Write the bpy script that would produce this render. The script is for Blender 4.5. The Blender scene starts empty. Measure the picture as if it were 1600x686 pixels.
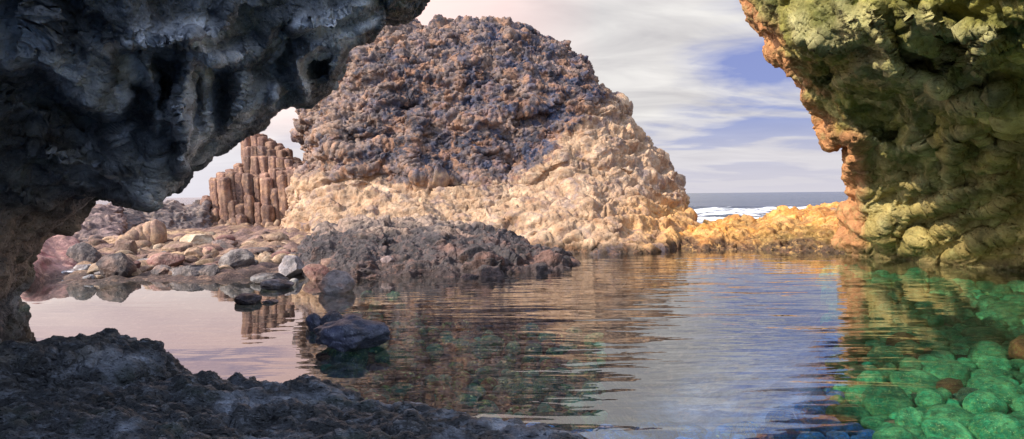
import bpy, bmesh, math, random, time
import numpy as np
import openvdb as vdb
from mathutils import Vector, Matrix
T0 = time.time()
rnd = random.Random(7)
F32 = np.float32
# ------------------------------------------------------------------ camera constants
FPX, CX, HY, CAMH, ROLL = 953.0, 800.0, 304.0, 2.0, 0.009
CR, SR = math.cos(ROLL), math.sin(ROLL)
def P(px, py, D):
    u = px - CX; v = HY - py
    return (D*(u*CR + v*SR)/FPX, D, CAMH + D*(-u*SR + v*CR)/FPX)
def to_px(x, y, z):
    yy = np.maximum(y, 0.3)
    X = x/yy*FPX; Z = (z - CAMH)/yy*FPX
    return CX + X*CR - Z*SR, HY - (X*SR + Z*CR)
def hor(px): return HY - (px - CX)*SR
def ground_hit(px, py, z=0.0):          # where the sight line through a point of the photo meets level z
    D = (CAMH - z)*FPX/max(3.0, py - hor(px))
    return P(px, py, D)

# ------------------------------------------------------------------ numpy noise
_r = np.random.RandomState(5)
PERM = _r.permutation(256).astype(np.int32)
PERM = np.concatenate([PERM, PERM])
G = _r.normal(size=(256, 3)); G = (G/np.linalg.norm(G, axis=1)[:, None]).astype(F32)
RJ = _r.rand(256, 3).astype(F32)
def _h(ix, iy, iz): return PERM[(PERM[(PERM[ix & 255] + iy) & 255] + iz) & 255]
from concurrent.futures import ThreadPoolExecutor
POOL = ThreadPoolExecutor(4)
def par(fn):
    def w(p, seed=0):
        if len(p) < 20000: return fn(p, seed)
        r = list(POOL.map(lambda a: fn(p[a:a+16384], seed), range(0, len(p), 16384)))
        return tuple(np.concatenate(x) for x in zip(*r)) if isinstance(r[0], tuple) else np.concatenate(r)
    return w
@par
def perlin(p, seed=0):
    p = p.astype(F32) + F32(seed*17.31)
    i = np.floor(p).astype(np.int32); f = p - i
    w = f*f*f*(f*(f*6 - 15) + 10)
    out = np.zeros(len(p), F32)
    for dx in (0, 1):
        wx = w[:, 0] if dx else 1 - w[:, 0]
        for dy in (0, 1):
            wy = w[:, 1] if dy else 1 - w[:, 1]
            for dz in (0, 1):
                wz = w[:, 2] if dz else 1 - w[:, 2]
                g = G[_h(i[:, 0]+dx, i[:, 1]+dy, i[:, 2]+dz)]
                out += wx*wy*wz*(g[:, 0]*(f[:, 0]-dx) + g[:, 1]*(f[:, 1]-dy) + g[:, 2]*(f[:, 2]-dz))
    return out*1.5
def fbm(p, oct=4, seed=0, lac=2.03, gain=.5, ridged=False, billow=False):
    a = 1.0; s = 0; o = np.zeros(len(p), F32)
    q = p.astype(F32)
    for k in range(oct):
        n = perlin(q, seed + k)
        if ridged: n = 1 - 2*np.abs(n)
        if billow: n = 2*np.abs(n) - .5
        o += a*n; s += a; a *= gain; q = q*F32(lac)
    return o/s
@par
def worley(p, seed=0):                   # F1, F2, id over the 8 nearest cells
    p = p.astype(F32) + F32(seed*11.7)
    b = np.floor(p - .5).astype(np.int32)
    f1 = np.full(len(p), 9, F32); f2 = f1.copy(); idd = np.zeros(len(p), F32)
    for dx in (0, 1):
        for dy in (0, 1):
            for dz in (0, 1):
                c = b + np.array([dx, dy, dz], np.int32)
                h = _h(c[:, 0], c[:, 1], c[:, 2])
                q = c + .15 + .7*RJ[h] - p
                d = np.einsum('ij,ij->i', q, q)
                m = d < f1
                f2 = np.where(m, f1, np.minimum(f2, d)); idd = np.where(m, h/255., idd); f1 = np.where(m, d, f1)
    return np.sqrt(f1), np.sqrt(f2), idd
@par
def crag(p, seed=0):                     # broken rock: every cell is a tilted facet standing at its own height
    p = p.astype(F32) + F32(seed*11.7)
    b = np.floor(p - .5).astype(np.int32)
    f1 = np.full(len(p), 9, F32); f2 = f1.copy(); fc = np.zeros(len(p), F32); idd = np.zeros(len(p), F32)
    for dx in (0, 1):
        for dy in (0, 1):
            for dz in (0, 1):
                c = b + np.array([dx, dy, dz], np.int32)
                h = _h(c[:, 0], c[:, 1], c[:, 2])
                q = c + .15 + .7*RJ[h] - p
                d = np.einsum('ij,ij->i', q, q)
                m = d < f1
                f2 = np.where(m, f1, np.minimum(f2, d)); idd = np.where(m, h/255., idd); fc = np.where(m, np.einsum('ij,ij->i', q, G[(h*7) & 255]), fc); f1 = np.where(m, d, f1)
    a = np.sqrt(f1); e = np.clip((np.sqrt(f2) - a)/.14, 0, 1)
    return (fc*.9 + (idd - .5)*.75)*e - .08*(1 - e), a, idd
def ss(a, b, x):
    t = np.clip((x - a)/(b - a), 0, 1); return t*t*(3 - 2*t)
def lerp(a, b, t): return a + (b - a)*t
def cmix(a, b, t): return a + (np.asarray(b, F32) - a)*t[:, None]

# ------------------------------------------------------------------ sight-line maps for sculpting the large rock masses
MX0, MX1, MY0, MY1, MS = -1700, 3300, -1800, 1500, 4
_mx, _my = np.meshgrid(np.arange(MX0, MX1, MS), np.arange(MY0, MY1, MS))
def outline_map(poly):
    P_ = np.array(poly, float); n = len(P_)
    best = np.full(_mx.shape, 1e9); ins = np.zeros(_mx.shape, bool)
    for i in range(n):
        a, b = P_[i], P_[(i+1) % n]; e = b - a
        wx, wy = _mx - a[0], _my - a[1]
        t = np.clip((wx*e[0] + wy*e[1])/(e @ e + 1e-9), 0, 1)
        best = np.minimum(best, (wx - t*e[0])**2 + (wy - t*e[1])**2)
        c = ((a[1] > _my) != (b[1] > _my))
        with np.errstate(all='ignore'):
            ins ^= c & (_mx < (b[0]-a[0])*(_my - a[1])/(b[1]-a[1] + 1e-12) + a[0])
    return np.where(ins, 1, -1)*np.sqrt(best)
_wp = np.stack([_mx.ravel()/70., _my.ravel()/70., np.zeros(_mx.size)], 1)
WX = fbm(_wp, 3, 301).reshape(_mx.shape); WY = fbm(_wp, 3, 304).reshape(_mx.shape)
def ridge_map(feats):                     # ridges: (points, amp, width on the left of the path, width on the right)
    o = np.zeros(_mx.shape)
    for pts, amp, wl, wr in feats:
        m_ = 5*max(wl, wr, 9) + 14; xs_ = [q[0] for q in pts]; ys_ = [q[1] for q in pts]
        sl_ = (slice(max(0, int((min(ys_)-m_-MY0)/MS)), int((max(ys_)+m_-MY0)/MS)), slice(max(0, int((min(xs_)-m_-MX0)/MS)), int((max(xs_)+m_-MX0)/MS)))
        gx = _mx[sl_] + 11*WX[sl_]; gy = _my[sl_] + 11*WY[sl_]
        best = np.full(gx.shape, 1e9); side = np.zeros(gx.shape); tt = np.zeros(gx.shape); L = 0
        tot = sum(math.hypot(b[0]-a[0], b[1]-a[1]) for a, b in zip(pts[:-1], pts[1:])) + 1e-6
        for a, b in zip(pts[:-1], pts[1:]):
            ex, ey = b[0]-a[0], b[1]-a[1]; wx, wy = gx - a[0], gy - a[1]; l = math.hypot(ex, ey)
            t = np.clip((wx*ex + wy*ey)/(ex*ex + ey*ey + 1e-9), 0, 1)
            d = (wx - t*ex)**2 + (wy - t*ey)**2
            m = d < best; best = np.where(m, d, best); side = np.where(m, ex*wy - ey*wx, side); tt = np.where(m, (L + t*l)/tot, tt); L += l
        w_ = np.maximum(np.where(side > 0, wr, wl), 8.)
        tap = np.clip(4*tt*(1-tt), 0, 1)**.6*.85 + .15
        e_ = np.sqrt(best)/w_*1.15
        o[sl_] += amp*1.3*tap*np.where(e_ < 4.5, np.exp(-e_), 0)
    return o
def depth_map(ctrl, feats=()):
    c = np.array(ctrl, float); xy = c[:, :2]/400.; v = c[:, 2]; n = len(c)
    K = np.linalg.norm(xy[:, None] - xy[None], axis=2) - np.eye(n)*1e-3
    A = np.zeros((n+1, n+1)); A[:n, :n] = K; A[n, :n] = 1; A[:n, n] = 1
    w = np.linalg.solve(A, np.append(v, 0))
    o = np.full(_mx.shape, w[n])
    for i in range(n): o += w[i]*np.hypot(_mx/400. - xy[i, 0], _my/400. - xy[i, 1])
    o = np.clip(o, min(v)*.9, max(v)*1.1)
    return o - ridge_map(feats)
def sample(M, px, py):
    gx = np.clip((px - MX0)/MS, 0, M.shape[1]-1.001); gy = np.clip((py - MY0)/MS, 0, M.shape[0]-1.001)
    ix = gx.astype(int); iy = gy.astype(int); fx = gx - ix; fy = gy - iy
    return (M[iy, ix]*(1-fx)*(1-fy) + M[iy, ix+1]*fx*(1-fy) + M[iy+1, ix]*(1-fx)*fy + M[iy+1, ix+1]*fx*fy)

# ------------------------------------------------------------------ mesh helpers
C = bpy.context.scene.collection
def mesh_np(name, verts, quads=None, tris=None):
    me = bpy.data.meshes.new(name)
    nq = 0 if quads is None else len(quads); nt = 0 if tris is None else len(tris)
    me.vertices.add(len(verts)); me.vertices.foreach_set('co', np.asarray(verts, F32).ravel())
    li = []; ls = []; lt = []
    if nq: li.append(np.asarray(quads, np.int32).ravel()); ls.append(np.arange(nq)*4); lt.append(np.full(nq, 4))
    if nt: li.append(np.asarray(tris, np.int32).ravel()); ls.append(nq*4 + np.arange(nt)*3); lt.append(np.full(nt, 3))
    li = np.concatenate(li); me.loops.add(len(li)); me.loops.foreach_set('vertex_index', li)
    me.polygons.add(nq+nt); me.polygons.foreach_set('loop_start', np.concatenate(ls).astype(np.int32))
    me.polygons.foreach_set('use_smooth', np.ones(nq+nt, bool))
    me.update(calc_edges=True); me.validate()
    return me
def subsurf(me, lv):
    if lv == 0: return me
    o = bpy.data.objects.new('tmp', me); C.objects.link(o)
    m = o.modifiers.new('s', 'SUBSURF'); m.levels = lv; m.render_levels = lv
    dg = bpy.context.evaluated_depsgraph_get(); dg.update()
    out = bpy.data.meshes.new_from_object(o.evaluated_get(dg), depsgraph=dg)
    bpy.data.objects.remove(o); bpy.data.meshes.remove(me)
    out.polygons.foreach_set('use_smooth', np.ones(len(out.polygons), bool))
    return out
def co(me):
    a = np.empty(len(me.vertices)*3, F32); me.vertices.foreach_get('co', a); return a.reshape(-1, 3)
def nrm(me):
    a = np.empty(len(me.vertices)*3, F32); me.vertices.foreach_get('normal', a); return a.reshape(-1, 3)
def setco(me, a): me.vertices.foreach_set('co', np.asarray(a, F32).ravel()); me.update()
def setcol(me, c):
    at = me.color_attributes.new('rockcol', 'FLOAT_COLOR', 'POINT')
    q = np.ones((len(c), 4), F32); q[:, :3] = np.clip(c, 0.004, .9); at.data.foreach_set('color', q.ravel())
def obj(name, me, mat, parent=None, label=None, cat=None, group=None, kind=None, origin=None):
    if origin is not None:
        a = co(me) - np.array(origin, F32); setco(me, a)
    me.name = name
    o = bpy.data.objects.new(name, me); C.objects.link(o)
    if origin is not None: o.location = origin
    if parent: o.parent = parent
    if mat and not me.materials: me.materials.append(mat)
    tag(o, label, cat, group, kind); return o
def tag(o, label=None, cat=None, group=None, kind=None):
    if label: o['label'] = label
    if cat: o['category'] = cat
    if group: o['group'] = group
    if kind: o['kind'] = kind
def sdf_mesh(name, Ffun, lo, hi, vs, warp=None):
    lo = np.array(lo, float); hi = np.array(hi, float)
    n = np.ceil((hi - lo)/vs).astype(int) + 1
    g = np.stack(np.meshgrid(*[lo[k] + np.arange(n[k])*vs for k in range(3)], indexing='ij'), -1).reshape(-1, 3).astype(F32)
    v = Ffun(g).astype(F32)
    if warp is not None:
        m = np.abs(v) < 2.2
        v[m] += warp(g[m])
    v = v.reshape(n)
    for k in range(3):
        s = [slice(None)]*3
        s[k] = 0; v[tuple(s)] = np.maximum(v[tuple(s)], vs); s[k] = -1; v[tuple(s)] = np.maximum(v[tuple(s)], vs)
    v = np.clip(v, -3*vs, 3*vs)
    gr = vdb.FloatGrid(3*vs); gr.copyFromArray(v)
    pts, tr, qd = gr.convertToPolygons(isovalue=0.0, adaptivity=0.0)
    pts = pts*vs + lo
    qd = np.asarray(qd).reshape(-1, 4)
    # orient outward: gradient check on a sample
    a = pts[qd]; nn = np.cross(a[:, 1]-a[:, 0], a[:, 2]-a[:, 0]); cc = a.mean(1)
    s = np.random.RandomState(1).choice(len(qd), min(4000, len(qd)), replace=False)
    l = np.linalg.norm(nn[s], axis=1)[:, None] + 1e-9
    q1 = cc[s] + nn[s]/l*vs; q0 = cc[s] - nn[s]/l*vs
    if np.sign(np.clip(Ffun(q1.astype(F32)), -vs, vs) - np.clip(Ffun(q0.astype(F32)), -vs, vs)).mean() < 0: qd = qd[:, ::-1]; print('flip', name)
    # keep the largest islands only
    return mesh_np(name, pts, quads=qd)
def drop_islands(me, keep=1):
    n = len(me.vertices); e = np.empty(len(me.edges)*2, np.int32); me.edges.foreach_get('vertices', e); e = e.reshape(-1, 2)
    lab = np.arange(n)
    for _ in range(400):
        m = np.minimum(lab[e[:, 0]], lab[e[:, 1]]); old = lab.copy()
        np.minimum.at(lab, e[:, 0], m); np.minimum.at(lab, e[:, 1], m); lab = lab[lab]
        if (old == lab).all(): break
    u, c = np.unique(lab, return_counts=True)
    if len(u) <= keep: return me
    good = u[np.argsort(-c)[:keep]]; ok = np.isin(lab, good)
    bm = bmesh.new(); bm.from_mesh(me); bm.verts.ensure_lookup_table()
    bmesh.ops.delete(bm, geom=[bm.verts[int(i)] for i in np.nonzero(~ok)[0]], context='VERTS')
    bm.to_mesh(me); bm.free(); return me
def rbox(p, c, hs, r):
    q = np.abs(p - np.array(c, F32)) - np.array(hs, F32) + r
    return np.linalg.norm(np.maximum(q, 0), axis=1) + np.minimum(q.max(1), 0) - r
def ell(p, c, r):
    k = np.linalg.norm((p - np.array(c, F32))/np.array(r, F32), axis=1)
    return (k - 1)*min(r)
def smin(a, b, k):
    h = np.clip(.5 + .5*(b - a)/k, 0, 1); return b + (a - b)*h - k*h*(1 - h)
def view_solid(p, om, S, T, R, zmin=-1.6, ymin=1.0):
    px, py = to_px(p[:, 0], p[:, 1], p[:, 2]); y = p[:, 1]
    d = sample(om, px, py)*np.maximum(y, .3)/FPX
    s = sample(S, px, py); t = np.clip(1 - d/R, 0, 1)
    s2 = s + R*(1 - np.sqrt(np.maximum(0, 1 - t*t)))
    F = np.maximum(np.maximum(s2 - y, y - s - T), np.maximum(-d, zmin - p[:, 2]))
    return np.where(y < ymin, 5.0, F)

# ------------------------------------------------------------------ materials
def new_mat(name):
    m = bpy.data.materials.new(name); m.use_nodes = True
    nt = m.node_tree; nt.nodes.clear(); return m, nt
class NB:
    def __init__(s, nt): s.nt = nt
    def n(s, t, **kw):
        x = s.nt.nodes.new(t)
        for k, v in kw.items():
            if k.startswith('i_'):
                key = k[2:].replace('_', ' ')
                x.inputs[key].default_value = v
            else: setattr(x, k, v)
        return x
    def l(s, a, b): s.nt.links.new(a, b)
    def math(s, op, a, b=None, c=None, clamp=False):
        x = s.nt.nodes.new('ShaderNodeMath'); x.operation = op; x.use_clamp = clamp
        for i, v in enumerate((a, b, c)):
            if v is None: continue
            if isinstance(v, (int, float)): x.inputs[i].default_value = v
            else: s.l(v, x.inputs[i])
        return x.outputs[0]
    def ramp(s, fac, stops):
        x = s.nt.nodes.new('ShaderNodeValToRGB'); e = x.color_ramp.elements
        while len(e) > 1: e.remove(e[-1])
        for i, (p, c) in enumerate(stops):
            k = e[0] if i == 0 else e.new(p)
            k.position = p; k.color = (c, c, c, 1) if isinstance(c, (int, float)) else (*c, 1)
        s.l(fac, x.inputs[0]); return x.outputs[0]
    def mix(s, f, a, b, bt='MIX'):
        x = s.nt.nodes.new('ShaderNodeMix'); x.data_type = 'RGBA'; x.blend_type = bt
        for i, v in ((0, f), (6, a), (7, b)):
            if isinstance(v, (int, float)): x.inputs[i].default_value = v if i == 0 else (v, v, v, 1)
            elif isinstance(v, tuple): x.inputs[i].default_value = (*v, 1)
            else: s.l(v, x.inputs[i])
        return x.outputs[2]
    def noise(s, vec, scale, detail=6, rough=.6, dist=0., out=0):
        x = s.n('ShaderNodeTexNoise', i_Scale=scale, i_Detail=detail, i_Roughness=rough, i_Distortion=dist)
        s.l(vec, x.inputs['Vector']); return x.outputs[out]
def rock_material(name, s1=3., s2=14., lo=.45, hi=1.6, accent=(.4, .2, .1), acc=.25, accent2=None, acc2=.2, rough=(.55, .9),
                  bump=.05, bump_d=.03, pits=0.0, spec=.4, base=None, rnd_obj=False, speck=None, stretch=(1, 1, 1), randv=.35):
    m, nt = new_mat(name); b = NB(nt)
    tc = b.n('ShaderNodeTexCoord'); vec = tc.outputs['Object']
    mp = b.n('ShaderNodeMapping'); mp.inputs['Scale'].default_value = stretch; b.l(vec, mp.inputs['Vector']); vec = mp.outputs[0]
    if rnd_obj:
        oi = b.n('ShaderNodeObjectInfo')
        ad = b.n('ShaderNodeVectorMath', operation='ADD'); sc = b.math('MULTIPLY', oi.outputs['Random'], 40.)
        cb = b.n('ShaderNodeCombineXYZ'); b.l(sc, cb.inputs[0]); b.l(sc, cb.inputs[1]); b.l(vec, ad.inputs[0]); b.l(cb.outputs[0], ad.inputs[1]); vec = ad.outputs[0]
    n1 = b.noise(vec, s1, 8, .68, .3); n2 = b.noise(vec, s2, 6, .7)
    if base is None:
        at = b.n('ShaderNodeAttribute', attribute_name='rockcol'); col = at.outputs['Color']
    else:
        g = b.n('ShaderNodeRGB'); g.outputs[0].default_value = (*base, 1); col = g.outputs[0]
    f1 = b.ramp(n1, [(.3, lo), (.5, (lo+hi)*.46), (.7, hi)])
    col = b.mix(1., col, f1, 'MULTIPLY')
    f2 = b.ramp(n2, [(.32, .72), (.52, 1.), (.70, 1.22)])
    col = b.mix(1., col, f2, 'MULTIPLY')
    n3 = b.noise(vec, s1*.9, 5, .7, .5); n4 = b.noise(vec, s2*.5, 5, .75)
    a1 = b.math('MULTIPLY', b.ramp(n4, [(.52, 0.), (.64, 1.)]), acc)
    col = b.mix(a1, col, accent)
    if accent2:
        a2 = b.math('MULTIPLY', b.ramp(n3, [(.5, 0.), (.66, 1.)]), acc2); col = b.mix(a2, col, accent2)
    if speck:
        vo = b.n('ShaderNodeTexVoronoi', i_Scale=speck[1]); b.l(vec, vo.inputs['Vector'])
        sp = b.math('MULTIPLY', b.ramp(vo.outputs['Distance'], [(.10, 1.), (.26, 0.)]), b.ramp(b.noise(vec, speck[1]*.22, 3, .6), [(.42, 0.), (.58, 1.)]))
        col = b.mix(b.math('MULTIPLY', sp, speck[2]), col, speck[0])
    if rnd_obj:
        k = b.math('MULTIPLY_ADD', oi.outputs['Random'], 2*randv, 1-randv); col = b.mix(1., col, k, 'MULTIPLY')
    bs = b.n('ShaderNodeBsdfPrincipled'); b.l(col, bs.inputs['Base Color'])
    b.l(b.ramp(n2, [(.3, rough[1]), (.7, rough[0])]), bs.inputs['Roughness'])
    bs.inputs['Specular IOR Level'].default_value = spec
    h = b.math('ADD', b.math('MULTIPLY', n2, 1.), b.math('MULTIPLY', b.noise(vec, s2*3.1, 4, .65), .38))
    if pits > 0:
        vo = b.n('ShaderNodeTexVoronoi', i_Scale=s2*1.3); b.l(vec, vo.inputs['Vector'])
        h = b.math('ADD', h, b.math('MULTIPLY', b.ramp(vo.outputs['Distance'], [(.12, 0.), (.36, 1.)]), pits))
    bp = b.n('ShaderNodeBump'); bp.inputs['Strength'].default_value = 1.; bp.inputs['Distance'].default_value = bump_d
    b.l(h, bp.inputs['Height']); b.l(bp.outputs[0], bs.inputs['Normal'])
    o = b.n('ShaderNodeOutputMaterial'); b.l(bs.outputs[0], o.inputs[0])
    return m

M = {}
M['stack'] = rock_material('lava_breccia', 1.6, 7, .5, 1.5, (.42, .20, .09), .5, (.07, .08, .14), .45, bump_d=.07, pits=.3, spec=.35)
M['ridge'] = rock_material('ochre_reef_rock', 2.2, 7, .45, 1.5, (.70, .42, .14), .55, (.20, .09, .04), .5, bump_d=.06, pits=.4)
M['shelf'] = rock_material('black_lava', 1.8, 8, .5, 1.7, (.26, .13, .09), .4, (.10, .085, .085), .4, bump_d=.06, pits=.4, spec=.4)
M['roof'] = rock_material('dark_cave_basalt', 1.6, 12, .3, 2.2, (.26, .27, .29), .5, (.010, .022, .034), .5, (.35, .7), bump_d=.04, pits=.5, spec=.6, speck=((.40, .42, .42), 30, .45))  # pale accent and specks stand in for crisp highlights
M['wall'] = rock_material('mossy_cave_rock', 1.4, 8, .5, 1.5, (.34, .33, .13), .45, (.04, .055, .010), .5, (.5, .85), bump_d=.06, pits=.3)
M['ledge'] = rock_material('wet_lava_ledge', 3, 20, .35, 2.2, (.42, .46, .54), .5, (.006, .008, .01), .5, (.2, .5), bump_d=.06, pits=.6, spec=1., stretch=(.6, 1.5, 1.2), speck=((.42, .44, .48), 46, .5))  # pale accent and specks imitate sky sheen
M['shore'] = rock_material('shore_rubble', 2.0, 9, .5, 1.5, (.42, .26, .16), .4, (.07, .05, .05), .4, bump_d=.04, pits=.3)
M['column'] = rock_material('columnar_basalt', 2.2, 10, .6, 1.35, (.55, .29, .13), .45, (.09, .05, .04), .4, bump_d=.03, pits=.15, rnd_obj=True, randv=.25)
M['boulder'] = rock_material('grey_boulder', 2.6, 12, .5, 1.7, (.38, .28, .22), .4, (.04, .035, .04), .4, bump_d=.04, pits=.3, rnd_obj=True, randv=.3)
M['blue'] = rock_material('blue_black_boulder', 3, 16, .5, 1.6, (.24, .25, .31), .4, None, 0, (.35, .6), bump_d=.014, pits=.5, rnd_obj=True, randv=.1, spec=.55, speck=((.4, .42, .5), 42, .6))
M['cobble'] = rock_material('algae_cobble', 3.5, 15, .55, 1.5, (.30, .46, .10), .6, (.006, .03, .015), .6, bump_d=.035, pits=.5, rnd_obj=True, randv=.5, speck=((.74, .82, .36), 9, .85))
M['sheen_bed'] = rock_material('pool_bed', 2.5, 10, .5, 1.5, (.10, .10, .06), .4, None, 0, bump_d=.03)

# ------------------------------------------------------------------ colours of the pool bed (algae, stone and painted sky reflection), by place
def bed_colour(p, s=0):
    x, y = p[:, 0], p[:, 1]; n = fbm(p*.5, 3, 40+s)
    g = np.tile(np.array([.03, .32, .14], F32), (len(p), 1))                 # emerald algae on the right
    g = cmix(g, [.16, .30, .05], ss(-.1, .5, fbm(p*1.1, 3, 41+s))*.6)
    blue = np.tile(np.array([.04, .30, .80], F32), (len(p), 1))
    brown = np.tile(np.array([.16, .07, .04], F32), (len(p), 1))
    brown = cmix(brown, [.05, .15, .08], ss(-.15, .3, n))
    r = x/np.maximum(y, 3)
    c = cmix(g, blue*1.0, (ss(.60, .50, r + n*.05)*ss(9.5, 7.0, y))) if False else g
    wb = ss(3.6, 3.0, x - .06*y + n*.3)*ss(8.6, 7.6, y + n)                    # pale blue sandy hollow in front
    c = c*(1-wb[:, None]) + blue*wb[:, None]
    wr = ss(1.6, -.6, x - .15*(y-8) + n)                                       # brown weed towards the left
    wr = wr*ss(6.2, 7.2, y - x*.6 + n)if False else wr
    c = c*(1-wr[:, None]) + brown*wr[:, None]
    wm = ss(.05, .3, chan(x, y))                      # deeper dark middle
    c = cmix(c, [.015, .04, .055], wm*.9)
    rb = .095 + .0193*(y - 6.4) + .01*n                                       # gully floor painted pale blue to brighten the weak sky reflection
    n5 = fbm(p*1.3, 4, 47); sheen_bed = ss(rb - .05, rb + .13, r + .035*n5)*ss(.56, .46, r + .03*n5)*ss(17.5, 9.5, y + 2*n5)
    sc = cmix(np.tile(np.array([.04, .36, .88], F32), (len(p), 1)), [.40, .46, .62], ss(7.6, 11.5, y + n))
    return c*(1-sheen_bed[:, None]) + sc*sheen_bed[:, None]*(.85 + .5*n5[:, None])

# ------------------------------------------------------------------ 1 ground: pool bed and shore in one sheet
def shore_edge(x): return 15.2 - .12*np.maximum(0, -x - 8) + .5*np.sin(x*.9) + .35*np.sin(x*2.1 + 1)
def chan(x, y):                          # deep dark gully down the middle of the pool
    r = x/np.maximum(y, 3.)
    return ss(.10, .22, r)*ss(.535, .47, r)*ss(7.6, 9.4, y)
def ground_z(x, y):
    x = np.asarray(x, float); y = np.asarray(y, float)
    bed = -.62 - .75*ss(5.5, 2.5, x - .1*(y-8))*ss(5, 9, y)*ss(-3.5, 0, x) + .04*ss(9, 13, x) - .55*chan(x, y)*ss(17, 13, y)
    e = y - shore_edge(x)
    up = -.5 + .52*ss(-2.6, .4, e) + .055*np.clip(e, 0, 9)
    far = ss(28, 25, y + 0*x)
    near_cols = ss(-17.5, -15.5, x)
    far = np.maximum(far, near_cols*ss(38, 35, y))
    up = up*far + -2.0*(1-far)
    w = ss(-2.2, -4.6, x + .12*(y-15))
    sea = ss(27, 31, y)*(1-near_cols*ss(0, -2, x))
    z = bed*(1-w) + np.maximum(up, bed)*w
    z = np.where(w > .99, up, z)
    z = z*(1 - ss(24, 30, y)*(1-w)) + -2.5*ss(24, 30, y)*(1-w)
    return z
def build_ground():
    xs = np.concatenate([np.linspace(-400, -42, 8), np.arange(-40, -26, .5), np.arange(-26, 16, .09), np.arange(16, 60, 2), np.linspace(70, 400, 6)])
    ys = np.concatenate([np.linspace(-60, -6, 8), np.arange(-5, 26, .09), np.arange(26, 60, .6), np.linspace(62, 500, 9)])
    X, Y = np.meshgrid(xs, ys); p = np.stack([X.ravel(), Y.ravel(), np.zeros(X.size)], 1).astype(F32)
    z = ground_z(p[:, 0], p[:, 1])
    land = ss(-.15, .2, z)
    inn = (np.abs(p[:, 0] + 5) < 22) & (p[:, 1] > -6) & (p[:, 1] < 40)
    q = p[inn]; a, b_, idd = worley(q*1.9 + fbm(q*.8, 2, 3)[:, None]*.4, 3); a2, b2, _ = worley(q*4.3, 4)
    add = np.zeros(len(p)); k = .16*(.7 - a)*(1+land[inn]) + .06*(.7 - a2) + .22*fbm(q*.45, 3, 9)*land[inn] + .05*fbm(q*5, 3, 2)
    add[inn] = k; z = z + add; p[:, 2] = z
    nx = len(xs); ny = len(ys); i = np.arange(nx*ny).reshape(ny, nx)
    quads = np.stack([i[:-1, :-1], i[:-1, 1:], i[1:, 1:], i[1:, :-1]], -1).reshape(-1, 4)
    me = mesh_np('ground', p, quads=quads)
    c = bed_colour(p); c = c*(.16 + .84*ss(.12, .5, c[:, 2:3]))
    dry = ss(0.0, .28, z + fbm(p*1.3, 2, 8)*.1)
    nn = fbm(p*.6, 3, 12)
    sh = cmix(np.tile(np.array([.18, .105, .08], F32), (len(p), 1)), [.40, .27, .15], ss(-.2, .4, nn)); sh = cmix(sh, [.15, .10, .10], ss(.0, .5, -nn)*.8)
    c = c*(1-dry[:, None]) + sh*dry[:, None]
    wet = ss(.24, .10, z)*ss(-.25, .0, z)
    c = cmix(c, [.07, .045, .04], wet*.7)
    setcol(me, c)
    obj('ground', me, M['shore'], label='rubbly shore and pool bed under the water', kind='structure')
build_ground(); print('ground', time.time()-T0)

# ------------------------------------------------------------------ 2 sea stack
def relax(me, p, it=1, k=.6):
    e = np.empty(len(me.edges)*2, np.int32); me.edges.foreach_get('vertices', e); a, b_ = e[0::2], e[1::2]; n = len(p)
    cnt = np.bincount(a, minlength=n) + np.bincount(b_, minlength=n)
    for _ in range(it):
        q = np.stack([np.bincount(a, p[b_, c], n) + np.bincount(b_, p[a, c], n) for c in range(3)], 1)/np.maximum(cnt, 1)[:, None]
        p = p + (q - p)*k
    return p.astype(F32)
def finish(me, disp, color, mat, name, origin, fine=None, it=2, ridges=None, **kw):
    if ridges is not None:                # hanging blades: vertices pushed towards the inside of the cave
        RMf, Sf = ridges; p = co(me); px, py = to_px(p[:, 0], p[:, 1], p[:, 2])
        px2 = px + 5*fbm(p*2.2, 3, 311); py2 = py + 5*fbm(p*2.2, 3, 314)
        f = ss(.75, .15, np.abs(p[:, 1] - sample(Sf, px, py)))*(p[:, 1] > 3)
        v = p - np.array([0, 0, CAMH], F32); v /= np.linalg.norm(v, axis=1)[:, None]
        setco(me, p - v*(sample(RMf, px2, py2)*f)[:, None])
    p = co(me); n = nrm(me)
    setco(me, relax(me, p + disp(p)[:, None]*n, it))
    if fine is not None:
        p = co(me); n = nrm(me); setco(me, p + fine(p)[:, None]*n)
    p2 = co(me); setcol(me, color(p2, nrm(me)))
    return obj(name, me, mat, origin=origin, **kw)
STACK = [(600, 37), (640, 46), (662, 52), (690, 39), (735, 38), (770, 43), (800, 55), (830, 61), (850, 66), (873, 72), (890, 90), (903, 97), (918, 112), (922, 132),
         (948, 148), (965, 165), (966, 188), (985, 215), (1000, 236), (1025, 252), (1040, 270), (1055, 290), (1060, 335), (1085, 372), (1000, 410), (1000, 560), (470, 560), (420, 470), (446, 392),
         (450, 365), (458, 335), (470, 300), (487, 265), (490, 235), (478, 216), (490, 205), (490, 165), (500, 150), (530, 118), (536, 100), (545, 74), (570, 62), (590, 40)]
om = outline_map(STACK)
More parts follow.
